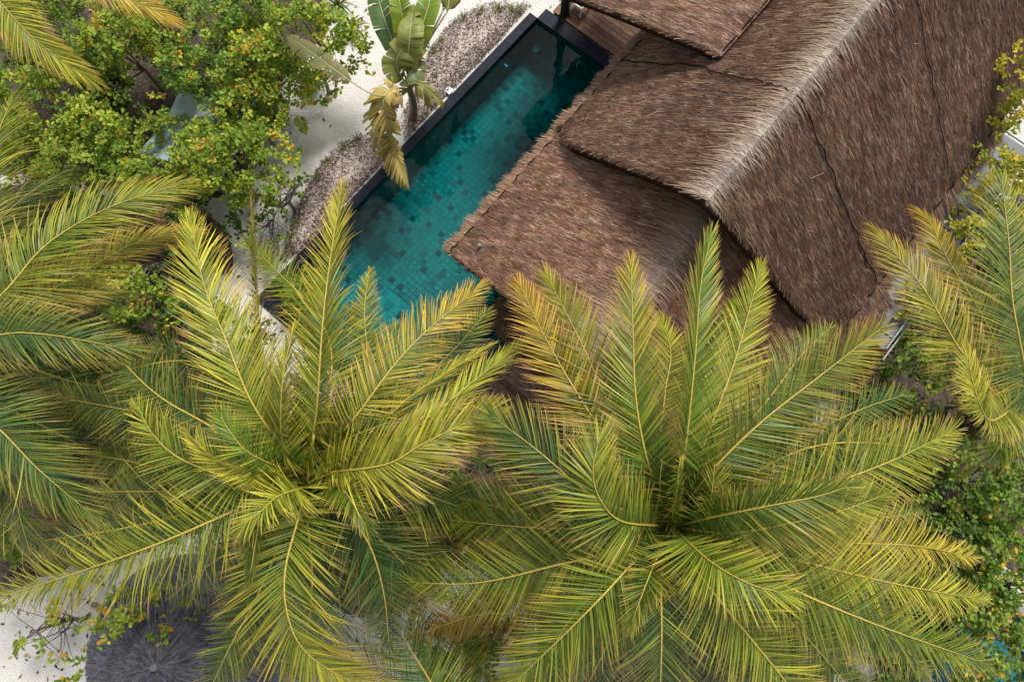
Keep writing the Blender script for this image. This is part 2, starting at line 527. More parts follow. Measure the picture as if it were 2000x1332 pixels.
def strand_cols(rng, n, patch, bright=1.0, red=0.2):
    a = rng.random(n)[:, None]; k = rng.random(n)[:, None]
    base = TH_DARK + (TH_MID - TH_DARK) * np.clip(a * 1.4, 0, 1)
    lt = k > 0.74 - 0.10 * patch[:, None]
    base = np.where(lt, TH_MID + (TH_LT - TH_MID) * rng.random(n)[:, None], base)
    rd = rng.random(n)[:, None] < red
    base = np.where(rd, base * .5 + TH_RED * .5, base)
    gy = rng.random(n)[:, None] < .07
    base = np.where(gy, base * .5 + TH_GREY * .5, base)
    return base * bright * (1 + .14 * patch[:, None])

def roof_thatch(r, parent, dens, bright, red, u_hi=None, qlo=0.0):
    rng = r.rng
    g = Geo()
    for side in r.sides:
        slope_len = math.hypot(r.half, r.zr - r.ze)
        n = int(dens * slope_len * ((u_hi or r.une) - r.usw))
        n = n // 5 * 5; tf = n // 5
        q = np.repeat(rng.random(tf) ** .95, 5)
        um = r.umin(q)
        u = um + ((u_hi or r.une) - um) * np.repeat(rng.random(tf), 5) + rng.normal(0, .014, n)
        u = np.maximum(u, um); q = np.clip(q + rng.normal(0, .008, n), 0, 1)
        L = rng.uniform(.12, .36, n)
        dq = L / slope_len
        q0 = np.clip(q - dq * .4, qlo, 1); q1 = np.minimum(q + dq * .6, 1.012)
        skew = rng.normal(0, .028, n)
        stray = rng.random(n) < .0003
        skew = np.where(stray, rng.normal(0, .14, n), skew)
        ptc = np.sin(u * 1.3 + 3 * q + side) * np.sin(q * 9 + u * .6) + 1.1 * np.sin(u * 9.7 - q * 16 + 2 * side) * np.sin(q * 41 + u * 5.1)
        C = np.repeat(strand_cols(rng, tf, np.clip(ptc[::5], -1, 1), 1.0, red), 5, 0) * rng.uniform(.7, 1.3, n)[:, None] * (bright * (1.0 if side < 0 else .82))  # far slope coloured darker to mimic its weaker sunlight
        C = np.where(stray[:, None], TH_LT * rng.uniform(.8, 1.25, n)[:, None], C)
        l0 = rng.uniform(.0, .015, n); l2 = rng.uniform(.003, .036, n) + stray * .03
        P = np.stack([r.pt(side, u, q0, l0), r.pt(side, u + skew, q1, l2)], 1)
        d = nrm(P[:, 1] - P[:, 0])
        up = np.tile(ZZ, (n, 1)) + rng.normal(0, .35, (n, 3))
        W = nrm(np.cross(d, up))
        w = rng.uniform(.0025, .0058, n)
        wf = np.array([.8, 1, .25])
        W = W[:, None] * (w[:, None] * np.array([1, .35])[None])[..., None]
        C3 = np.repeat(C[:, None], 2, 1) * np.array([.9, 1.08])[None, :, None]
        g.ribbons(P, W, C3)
        # ragged edge along the gable
        m = int(300 * slope_len)
        q = rng.random(m); u = r.umin(q) + rng.uniform(-.02, .10, m)
        P0 = r.pt(side, u, q, .02); P1 = P0 + r.pt(side, u - rng.uniform(.0, .07, m), np.minimum(q + rng.uniform(.01, .05, m), 1.01), -.04) - r.pt(side, u, q, .02)
        P2 = P1 - ZZ * rng.uniform(.01, .07, m)[:, None]
        P = np.stack([P0, P1, P2], 1)
        W = nrm(np.cross(P1 - P0, ZZ + 0 * P0))[:, None] * (rng.uniform(.005, .01, m)[:, None] * wf[None])[..., None]
        g.ribbons(P, W, np.repeat(strand_cols(rng, m, np.zeros(m), bright * .9, red)[:, None], 3, 1))
    return tag(put(g, 'thatch', M_THATCH, parent), kind='stuff')

def ridge_cap(r, parent, pale, wid, u_hi):
    rng = r.rng
    g = Geo()
    n = int(1000 * (u_hi - r.usw))
    u = r.usw + (u_hi - r.usw) * rng.random(n) - .05
    k = 9
    slope_len = math.hypot(r.half, r.zr - r.ze)
    qa = (wid * .25 + wid * rng.exponential(.55, n)).clip(0, 1.3) / slope_len; qb = (wid * .1 + wid * rng.exponential(.3, n)).clip(0, .7) / slope_len
    off = rng.uniform(-.02, .035, n)
    sk = rng.normal(0, .09, n)
    P = []
    for i in range(k):
        t = i / (k - 1)
        if t < .5:
            P.append(r.pt(-1, u + sk * (t - .5), qa * (1 - 2 * t), off + .03))
        else:
            P.append(r.pt(1, u + sk * (t - .5), qb * (2 * t - 1), off + .03))
    P = np.stack(P, 1)
    W = np.tile(UU, (n, k, 1)) * (rng.uniform(.005, .011, n)[:, None] * np.array([.3, .8, 1, 1, 1, 1, 1, .8, .3])[None])[..., None]
    tn = rng.random(n)[:, None]
    c = np.array(pale) * (.35 + .75 * tn ** 1.5) * (.86 + .2 * np.sin(u * 2.1) * np.sin(u * 5.3 + 1))[:, None]
    tan = np.array((.42, .25, .14))
    C = np.stack([c * (1 - abs(2 * i / (k - 1) - 1) ** 1.5 * .75) + tan * (.6 + .4 * tn) * abs(2 * i / (k - 1) - 1) ** 1.5 * (.75 if i < 5 else .4) for i in range(k)], 1)
    g.ribbons(P, W, C)
    return tag(put(g, 'ridge_cap', M_THATCH, parent), kind='stuff')

def eave_fringe(r, parent, side, u0, u1, col, length=.52):
    rng = r.rng
    g = Geo()
    n = int(1500 * (u1 - u0))
    u = rng.uniform(u0, u1, n)
    q = 1 - rng.random(n) ** 2 * .035
    P0 = r.pt(side, u, q, -.05)
    out = VV * side
    L = length * rng.uniform(.55, 1.1, n) * (1 + .12 * np.sin(u * 9) + .1 * np.sin(u * 23))
    ang = rng.uniform(.5, .85, n)
    d = out[None] * np.cos(ang)[:, None] - ZZ[None] * np.sin(ang)[:, None] + UU[None] * rng.normal(0, .09, n)[:, None]
    P1 = P0 + d * (L * .5)[:, None]; P2 = P0 + d * L[:, None] - ZZ * (.06 * L)[:, None]
    W = np.tile(UU, (n, 3, 1)) * (rng.uniform(.005, .011, n)[:, None] * np.array([1, .9, .2])[None])[..., None]
    c = np.array(col) * rng.uniform(.35, 1.25, n)[:, None]
    dk = rng.random(n)[:, None] < .3
    c = np.where(dk, c * .45, c)
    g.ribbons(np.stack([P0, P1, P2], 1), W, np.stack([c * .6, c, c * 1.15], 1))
    return tag(put(g, 'eave_fringe', M_THATCH, parent), kind='stuff')

def cord(r, parent, pts, rad=.013):
    """dark cord lying on the thatch; pts = (side, u, q)"""
    m = 46
    raw = np.array([(s_, u_, q_) for s_, u_, q_ in pts], float)
    P = []
    side = raw[0, 0]
    tt = np.linspace(0, len(raw) - 1, m)
    for t in tt:
        i = min(int(t), len(raw) - 2); f = t - i
        u = raw[i, 1] * (1 - f) + raw[i + 1, 1] * f + .025 * math.sin(t * 17) + .02 * math.sin(t * 7.3)
        q = raw[i, 2] * (1 - f) + raw[i + 1, 2] * f
        P.append(r.pt(side, np.array(u), np.array(q), .055 + .012 * math.sin(t * 23)))
    g = Geo(); g.tube(np.array(P), rad, (0.012, 0.01, 0.01), 5)
    return put(g, 'seam_cord', M_ROPE, parent)

r_main = Roof(-.70, 7.0, 3.98, 2.95, 6.10, 1.05, 16.0, np.random.default_rng(11))
b_main = roof_base(r_main, 'roof')
roof_thatch(r_main, b_main, 3300, .98, .36, 15.9)
ridge_cap(r_main, b_main, (.55, .46, .38), .33, 14.0)
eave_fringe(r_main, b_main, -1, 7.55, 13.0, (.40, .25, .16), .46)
eave_fringe(r_main, b_main, 1, 7.6, 14.5, (.26, .16, .11))  # darker fringe colour mimics the less sunlit side
cord(r_main, b_main, [(-1, 9.75, 1.0), (-1, 9.45, .55), (-1, 8.85, .15), (-1, 8.7, 0)])
cord(r_main, b_main, [(1, 8.7, 0), (1, 8.75, .3), (1, 8.85, .7), (1, 9.0, 1.0)])
cord(r_main, b_main, [(1, 12.3, .05), (1, 12.2, .5), (1, 12.1, 1.0)], .008)
def eave_gap_shade(r, parent, side, u0, u1):  # dark tube in place of the shadow gap above the fringe
    n = int((u1 - u0) * 12)
    P = [r.pt(side, np.array(u), np.array(1.0 + .006 * math.sin(u * 13) + .004 * math.sin(u * 29)), .0 + .02 * math.sin(u * 11)) for u in np.linspace(u0, u1, n)]
    g = Geo(); g.tube(np.array(P), .03, (0.012, 0.01, 0.01), 5)
    return put(g, 'eave_gap_shade', M_ROPE, parent)
eave_gap_shade(r_main, b_main, -1, 7.6, 13); eave_gap_shade(r_main, b_main, 1, 7.7, 14.5)

r_low = Roof(-.55, 5.5, 4.2, 2.66, 2.95, .45, 9.2, np.random.default_rng(12), corner=.05)
b_low = roof_base(r_low, 'roof')
tag(b_low, 'lower roof under the main gable')
roof_thatch(r_low, b_low, 3300, 1.25, .42, 8.4)
ridge_cap(r_low, b_low, (.42, .32, .255), .40, 8.0)
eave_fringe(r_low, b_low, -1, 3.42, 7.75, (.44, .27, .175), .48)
eave_fringe(r_low, b_low, 1, 3.5, 9.2, (.26, .16, .11))  # fringe colour darkened likewise for the side away from the sun
eave_gap_shade(r_low, b_low, -1, 3.45, 7.7)

class Lean(Roof):
    pass
r_up = Lean(-2.42, 5.55, 5.4, 3.39, 9.60, .25, 15.0, np.random.default_rng(13), sides=(-1,), corner=0)  # eave carried out of view to shade the pool head
b_up = roof_base(r_up, 'roof', .26)
tag(b_up, 'shallow upper roof over the deck')
roof_thatch(r_up, b_up, 3300, 1.25, .26, 13.2)
g = Geo(); g.tube(np.array([r_up.pt(-1, np.array(u), np.array(.012), .02 + .02 * math.sin(u * 9)) + VV * .02 for u in np.linspace(9.6, 14, 50)]), .022, (.012, .01, .01), 5)
put(g, 'seam_cord', M_ROPE, b_up)

# walls and posts below the roofs (mostly in shade)
WALLC = (.05, .04, .035)
def wallbox(u0, u1, v0, v1, z0, z1, c, name='wall', mat=M_WOOD):
    g = Geo(); g.box(uvz(u0, v0, z0), UU * (u1 - u0), VV * (v1 - v0), ZZ * (z1 - z0), c)
    return put(g, name, mat, villa)
wallbox(8.1, 15.5, -3.9, -3.75, .02, 3.4, WALLC)
wallbox(8.1, 15.5, 2.4, 2.55, .02, 3.4, WALLC)
wallbox(8.1, 8.25, -3.74, 2.39, .02, 3.1, WALLC)
wallbox(4.1, 8.09, -3.9, -3.76, .02, 3.0, WALLC)
wallbox(4.1, 4.22, -3.75, 3.0, .02, 3.0, WALLC)
# dark gable fascia and the flashing strip below the main gable
g = Geo(); g.box(uvz(3.62, -4.75, 1.62), UU * .16, VV * 3.1, ZZ * .8, (.012, .014, .02)); put(g, 'fascia_beam', M_STONE, villa)
fl = [at(1312, 352, 5.35), at(1380, 380, 6.3)]
g = Geo(); g.tube(np.array([fl[0], fl[0] * .5 + fl[1] * .5 + ZZ * .0, fl[1]]), .035, (.35, .40, .45), 6); put(g, 'flashing', M_PAINT, villa)
# grey zinc gutter along the far eave
ug0, ug1 = 8.3, 15.0
g = Geo()
ZN = (.11, .125, .15)
g.box(uvz(ug0, 3.55, 2.02), UU * (ug1 - ug0), VV * .92, ZZ * .03, ZN)
g.box(uvz(ug0, 4.472, 2.02), UU * (ug1 - ug0), VV * .03, ZZ * .16, (.30, .32, .34))
g.box(uvz(ug0, 3.52, 2.02), UU * (ug1 - ug0), VV * .028, ZZ * .16, ZN)
gut = put(g, 'gutter', M_PAINT, villa)
for k in range(5):
    g = Geo(); g.box(uvz(ug0 + .35 + k * 1.6, 3.56, 2.053), UU * .03, VV * .905, ZZ * .03, (.16, .18, .2)); put(g, 'bracket', M_PAINT, gut)
g = Geo(); g.tube(np.array([uvz(ug0 - .2, 4.62, 2.0), uvz(ug0 + 3, 4.64, 2.02), uvz(ug1, 4.62, 2.0)]), .02, (.30, .31, .32), 8); put(g, 'pipe', M_PAINT, gut)
# rooftop vent on the lower roof
p = at(980, 462, 3.05) 
pv = r_low.pt(-1, np.array(3.85), np.array(.86), .05)
g = Geo()
g.tube(np.array([pv - ZZ * .05, pv + ZZ * .08]), .035, (.12, .125, .13), 8); g.tube(np.array([pv + ZZ * .08, pv + ZZ * .11]), [.055, .035], (.17, .175, .18), 8)
put(g, 'roof_vent', M_PAINT, b_low)
# thatched screen hanging below the lower roof corner
g = Geo(); n = 1500
rr = np.random.default_rng(5)
uu_ = rr.uniform(3.05, 3.55, n); vv_ = rr.uniform(-3.35, -2.45, n)
P0 = UU * uu_[:, None] + VV * vv_[:, None] + ZZ * (1.55 + (uu_ - 3.05)[:, None] * .5)
d = -UU[None] * rr.uniform(.3, .7, n)[:, None] + VV[None] * rr.normal(0, .15, n)[:, None] - ZZ[None] * rr.uniform(.4, .8, n)[:, None]
P = np.stack([P0, P0 + d * .22, P0 + d * .45 - ZZ * .03], 1)
W = np.tile(VV, (n, 3, 1)) * np.array([1, .8, .2])[None, :, None] * .009
c = np.array((.2, .11, .06)) * rr.uniform(.3, 1.2, n)[:, None]
g.ribbons(P, W, np.repeat(c[:, None], 3, 1))
tag(put(g, 'thatch_screen', M_THATCH, villa), kind='stuff')
# ------------------------------------------------------------------ decks
def deck(name, label, u0, u1, v0, v1, w, c, z, along='v'):
    e = empty(name, uvz((u0 + u1) / 2, (v0 + v1) / 2, 0))
    tag(e, label, 'deck')
    n = int((u1 - u0) / w)
    g = Geo(); g.box(uvz(u0 + .03, v0 + .03, .005), UU * (u1 - u0 - .06), VV * (v1 - v0 - .06), ZZ * (z - .05), (.02, .014, .01)); put(g, 'joist_frame', M_WOOD, e)
    for i in range(n):
        g = Geo()
        k = rng.uniform(.55, 1.25)
        a = u0 + i * (u1 - u0) / n
        g.box(uvz(a + .006, v0 + rng.uniform(-.01, .01), z - .028 + rng.uniform(0, .003)), UU * ((u1 - u0) / n - .012), VV * (v1 - v0), ZZ * .028, np.array(c) * k)
        put(g, 'plank', M_WOOD, e)
    return e
deck('timber_deck', 'dark timber deck at the head of the pool beside the post', PU1 + .44, 15.5, -8.2, -3.95, .16, (.22, .11, .065), .13)
deck('timber_deck', 'brown plank deck at the pool between the two big palms', -1.5, 3.50, -2.68, 2.6, .155, (.30, .19, .15), .10)
p = at(1102, 30, .13)
post = empty('deck_post', p); tag(post, 'thick black post on the deck at the pool head', 'post')
g = Geo(); g.box(p - UU * .09 - VV * .09, UU * .18, VV * .18, ZZ * 3.5, (.012, .01, .01)); put(g, 'shaft', M_WOOD, post)
g = Geo(); g.box(p - UU * .12 - VV * .12 + ZZ * .001, UU * .24, VV * .24, ZZ * .05, (.02, .018, .018)); put(g, 'base_plate', M_WOOD, post)
p = at(1132, 18, .13)
ch = empty('deck_chair', p); tag(ch, 'white framed low chair on the dark deck beside the post', 'chair')
WH = (.85, .87, .88)
for (a, b) in ((-.22, -.2), (.22, -.2), (-.22, .2), (.22, .2)):
    g = Geo(); g.box(p + UU * (a - .02) + VV * (b - .02), UU * .04, VV * .04, ZZ * .38, WH); put(g, 'leg', M_PAINT, ch)
g = Geo()
for b in (-.24, .20): g.box(p + UU * -.26 + VV * b + ZZ * .382, UU * .52, VV * .04, ZZ * .04, WH)
for a in (-.26, .22): g.box(p + UU * a + VV * -.198 + ZZ * .382, UU * .04, VV * .396, ZZ * .04, WH)
put(g, 'seat_frame', M_PAINT, ch)
g = Geo()
for k in range(5): g.box(p + UU * (-.215 + k * .088) + VV * -.196 + ZZ * .385, UU * .075, VV * .392, ZZ * .02, (.13, .06, .03))
put(g, 'seat', M_WOOD, ch)
g = Geo(); g.box(p + UU * .225 + VV * -.22 + ZZ * .43, UU * .03, VV * .44, ZZ * .32, (.13, .06, .03)); put(g, 'backrest', M_WOOD, ch)

# curved timber walkway beside the sand
wk = empty('curved_walkway', at(420, 440, 0)); tag(wk, 'curved reddish timber walkway at the edge of the sand under shrubs', 'walkway')
c0 = at(330, 520, 0)
for k in range(15):
    a0 = math.radians(-8 + k * 8); a1 = a0 + math.radians(7.4)
    g = Geo(); v = []
    for z in (.01, .12):
        for a, r_ in ((a0, .95), (a0, 1.75), (a1, 1.75), (a1, .95)):
            v.append(c0 + np.array([math.cos(a) * r_, math.sin(a) * r_, z]))
    g.add(v, [(4, 5, 6, 7), (0, 1, 5, 4), (1, 2, 6, 5), (2, 3, 7, 6), (3, 0, 4, 7)], np.array((.17, .085, .06)) * rng.uniform(.6, 1.3))
    put(g, 'plank', M_WOOD, wk)

# ------------------------------------------------------------------ planting bed along the pool
def soil_and_shade(pix, seed):  # dark ground sheets: garden soil, elsewhere shade painted over sand
    rr = np.random.default_rng(seed)
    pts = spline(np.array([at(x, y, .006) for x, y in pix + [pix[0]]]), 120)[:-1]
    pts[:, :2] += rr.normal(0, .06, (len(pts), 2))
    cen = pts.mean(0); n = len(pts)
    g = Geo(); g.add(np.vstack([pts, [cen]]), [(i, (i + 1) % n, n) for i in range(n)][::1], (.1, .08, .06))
    o = g.build('soil_and_shade', M_SOIL_SHADE); tag(o, kind='structure')
M_SOIL_SHADE = bed_material(); M_SOIL_SHADE.name = 'dark_soil_and_shade'
for nd in M_SOIL_SHADE.node_tree.nodes:
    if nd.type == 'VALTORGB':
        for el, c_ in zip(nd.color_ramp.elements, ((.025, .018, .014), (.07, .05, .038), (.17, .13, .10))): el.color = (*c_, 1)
soil_and_shade([(-250, 380), (60, 360), (330, 420), (400, 560), (420, 690), (520, 800), (500, 960), (330, 1060), (150, 1110), (-250, 1120)], 1)
soil_and_shade([(1640, 760), (1700, 670), (1830, 530), (1930, 420), (2100, 360), (2250, 900), (2200, 1130), (1950, 1110), (1750, 1050), (1640, 900)], 2)
soil_and_shade([(-250, -120), (520, -120), (640, 20), (600, 110), (520, 180), (500, 300), (440, 380), (330, 390), (60, 340), (-250, 360)], 5)  # sand here; dark sheet stands in for shade and litter under shrubs
soil_and_shade([(640, 860), (880, 840), (960, 960), (900, 1080), (800, 1180), (660, 1190), (560, 1080), (600, 960)], 3)
soil_and_shade([(1150, 960), (1320, 880), (1600, 830), (1700, 1000), (1680, 1200), (1560, 1400), (1250, 1420), (1050, 1330), (1080, 1120)], 4)  # dark sheet over sand, standing in for shade below dense fronds
def bed(name, label, pix, seed, npc):
    rr = np.random.default_rng(seed)
    pts = spline(np.array([at(x, y, 0) for x, y in pix + [pix[0]]]), 70)[:-1]
    cen = pts.mean(0)
    g = Geo()
    rings = [1.0, .93, .8, .55, .25]
    hs = [.004, .05, .08, .09, .09]
    V = np.concatenate([cen + (pts - cen) * r_ + ZZ * (h + (rr.normal(0, .008, (len(pts), 1)) if h > .01 else 0)) for r_, h in zip(rings, hs)] + [[cen + ZZ * .1]])
    n = len(pts); f = []
    for k in range(len(rings) - 1):
        for i in range(n):
            f.append((k * n + i, k * n + (i + 1) % n, (k + 1) * n + (i + 1) % n, (k + 1) * n + i))
    g.add(V, f, (.3, .25, .23))
    g.f.append(np.array([((len(rings) - 1) * n + i, (len(rings) - 1) * n + (i + 1) % n, len(rings) * n) for i in range(n)]))
    e = g.build(name, M_BED, None, True)
    tag(e, kind='structure')
    # dry runners and leaves over it
    g = Geo(); k = npc
    ii = rr.integers(0, n, k); t = np.sqrt(rr.random(k)) * 1.03 + np.abs(rr.normal(0, .04, k))
    ii2 = (ii + 1) % n; fr = rr.random(k)[:, None]
    P0 = cen + (pts[ii] * (1 - fr) + pts[ii2] * fr - cen) * t[:, None]; P0[:, 2] = np.where(t > 1, .012, .06) + rr.uniform(0, .05, k)
    a = rr.uniform(0, 2 * math.pi, k); L = rr.uniform(.03, .10, k)
    d = np.stack([np.cos(a), np.sin(a), rr.uniform(-.2, .7, k)], 1)
    P = np.stack([P0, P0 + d * L[:, None] * .5 + ZZ * .01, P0 + d * L[:, None]], 1)
    W = nrm(np.cross(d, ZZ + rr.normal(0, .4, (k, 3))))[:, None] * (rr.uniform(.008, .02, k)[:, None] * np.array([.4, 1, .1])[None])[..., None]
    palt = np.array([(.46, .38, .36), (.55, .50, .47), (.20, .13, .11), (.10, .06, .05), (.30, .22, .20), (.13, .15, .05), (.4, .3, .27)])
    C = palt[rr.choice(7, k, p=[.16, .12, .20, .20, .18, .08, .06])] * rr.uniform(.7, 1.2, k)[:, None]
    g.ribbons(P, W, np.repeat(C[:, None], 3, 1))
    tag(g.build('ground_cover', M_LITTER), label, 'ground cover', kind='stuff')
bed('planting_bed', 'grey purple dry ground cover beside the upper pool edge', [(1030, 14), (975, 78), (905, 152), (838, 222), (800, 262), (792, 225), (815, 165), (850, 90), (900, 35), (965, 12)], 21, 5200)
bed('planting_bed', 'grey purple dry ground cover beside the lower pool edge', [(758, 305), (700, 368), (640, 432), (582, 492), (555, 505), (562, 470), (588, 400), (622, 335), (672, 285), (735, 268)], 22, 5200)

# ------------------------------------------------------------------ leaf builders
def leaflets(g, pts, Lmax, n, roll, droop, cg, cy, tipc, yel, rng, start=.14, vang=.25, wid=.021, fwd=1.0, gap=0.0, aset=None, shape=None, k=6, tipbrown=.5, curl=0.0, uneven=.0, jit=.022, twist=.28, wprof=None, tgrad=.25):
    m = 80
    S = spline(pts, m)
    T = nrm(np.gradient(S, axis=0))
    side0 = nrm(np.cross(T, ZZ + 0 * T))
    N0 = np.cross(side0, T)
    rl = roll if np.ndim(roll) else np.full(m, roll)
    side = side0 * np.cos(rl)[:, None] + N0 * np.sin(rl)[:, None]
    N = np.cross(side, T)
    tt = np.linspace(start, .995, n)
    for sg in (-1, 1):
        t = np.clip(tt + rng.normal(0, .25 / n, n), 0, .999)
        x = t * (m - 1); i = np.clip(x.astype(int), 0, m - 2); f = (x - i)[:, None]
        b = S[i] * (1 - f) + S[i + 1] * f
        Tt = nrm(T[i] * (1 - f) + T[i + 1] * f); St = side[i] * sg; Nt = N[i]
        if aset is None:
            a = np.radians(np.interp(t, [start, .4, .75, .92, 1], [72, 55, 42, 26, 6])) * fwd
        else:
            a = np.radians(np.interp(t, *aset))
        a = a + rng.normal(0, jit, n) + .05 * np.sin(t * 31 + sg * 2)
        prof = np.interp(t, *(shape or ([start, .28, .5, .75, .92, 1], [.72, .95, 1, .82, .60, .42])))
        L = Lmax * prof * rng.uniform(.88, 1.06, n)
        brk = rng.random(n) < .03
        L = np.where(brk, L * rng.uniform(.3, .8, n), L)
        va = vang * np.interp(t, [0, .5, 1], [1.3, 1, .6]) + rng.normal(0, .08, n)
        d = Tt * np.cos(a)[:, None] + St * (np.sin(a) * np.cos(va))[:, None] + Nt * (np.sin(a) * np.sin(va))[:, None]
        ss = np.linspace(0, 1, k)
        dr = droop * (1 + uneven * rng.normal(0, 1, n)) * rng.uniform(.7, 1.35, n)
        P = b[:, None] + d[:, None] * (L[:, None] * ss[None])[..., None]
        P = P - ZZ * (dr[:, None] * L[:, None] * ss[None] ** 2.2)[..., None]
        P = P + Tt[:, None] * (curl * L[:, None] * ss[None] ** 2)[..., None]
        wob = rng.normal(0, .02 + jit * 1.1, n)
        P = P + np.cross(d, ZZ)[:, None] * (wob[:, None] * L[:, None] * ss[None] ** 2)[..., None]
        dd = nrm(np.gradient(P, axis=1))
        tw = rng.normal(0, twist, n) + sg * twist
        Wd = nrm(np.cross(dd, Nt[:, None] + ZZ * .4))
        Wn = np.cross(Wd, dd)
        Wv = Wd * np.cos(tw)[:, None, None] + Wn * np.sin(tw)[:, None, None]
        wp = np.interp(ss, *(wprof or ([0, .12, .35, .7, .9, 1], [.55, .9, 1, .72, .36, .06])))
        W = Wv * (wid * rng.uniform(.85, 1.15, n)[:, None] * np.interp(t, [0, .1, .85, 1], [.9, 1, .95, .7])[:, None] * wp[None])[..., None]
        y = np.clip(yel + rng.normal(0, .13, n)[:, None] + (ss[None] - .45) * .45 + (t[:, None] - .5) * tgrad, 0, 1)
        C = cg[None, None] * (1 - y[..., None]) + cy[None, None] * y[..., None]
        C = C * rng.uniform(.5, 1.4, n)[:, None, None]
        tb = np.clip((ss[None] - (1 - tipbrown * rng.random(n)[:, None] ** 1.0 * .75)) * 4, 0, 1)[..., None]
        C = C * (1 - tb) + tipc[None, None] * rng.uniform(.6, 1.2, n)[:, None, None] * tb
        g.ribbons(P, W, C)
    return S

CG = np.array((.10, .18, .018)); CGB = np.array((.06, .135, .034)); CY = np.array((.61, .51, .055)); CTIP = np.array((.62, .35, .13)); CO = np.array((.52, .27, .035))
RIBC = np.array((.50, .38, .07))
def zprof(kind, t):
    a, b = {'u': (1.7, 1.55), 'v': (2.3, 1.5), 'm': (1.0, 1.7), 'l': (.3, 2.0), 'd': (-.3, 3.0)}[kind]
    return a * t - b * t * t

def make_frond(palm, crown_px, zc, spec, rng):
    """spec: dict(p=[(x,y)...] rib as traced, k=height profile, and looks)"""
    pix = [crown_px] + list(spec['p']) if spec.get('c', True) else list(spec['p'])
    dd = np.concatenate([[0], np.cumsum([math.dist(pix[i], pix[i + 1]) for i in range(len(pix) - 1)])])
    t = dd / dd[-1]
    zo = spec.get('z', 0)
    # dense resampling so the rib can plunge into the heart of the crown
    pp = spline(np.array([(x, y, 0.0) for x, y in pix]), 16)
    td = np.linspace(0, 1, 16)
    R0 = dd[-1] / 600.0
    pts = np.array([at(q[0], q[1], zc + zo + zprof(spec['k'], tt) - 1.15 * math.exp(-tt * R0 / .11)) for q, tt in zip(pp, td)])
    g = Geo()
    yel = spec.get('y', .35) - .07 + rng.normal(0, .07); fb = rng.uniform(.8, 1.15)
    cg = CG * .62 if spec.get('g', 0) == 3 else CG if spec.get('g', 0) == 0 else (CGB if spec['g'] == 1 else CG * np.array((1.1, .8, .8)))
    cy = CY if spec.get('o', 0) == 0 else CY * (1 - spec['o']) + CO * spec['o']
    L3 = np.linalg.norm(np.diff(spline(pts, 30), axis=0), axis=1).sum()
    n = max(50, int(L3 / .0285))
    S = leaflets(g, pts, spec.get('L', .98) * .92, n, spec.get('r', 0.0), spec.get('d', .32), cg * fb, cy * fb, CTIP, yel, rng, start=spec.get('s', .07), vang=spec.get('v', .22), fwd=spec.get('f', 1.0), tipbrown=spec.get('tb', .45), uneven=spec.get('un', .3), wid=spec.get('w', .0100) * (1.0 if spec.get('w', 0) < .02 else .45), jit=.022 * spec.get('wild', 1.0), tgrad=.25 + .7 * spec.get('o', 0))
    fr = put(g, 'frond', M_LEAF, palm)
    rb = Geo()
    k = len(S)
    rad = np.interp(np.linspace(0, 1, k), [0, .1, .5, 1], [.042, .024, .014, .004])
    cc = RIBC[None] * np.interp(np.linspace(0, 1, k), [0, .5, 1], [.75, 1, .9])[:, None]
    rb.tube(S[::2] + ZZ * .012, rad[::2], cc[::2], 5)
    put(rb, 'midrib', M_RIB, fr, True)
    return fr

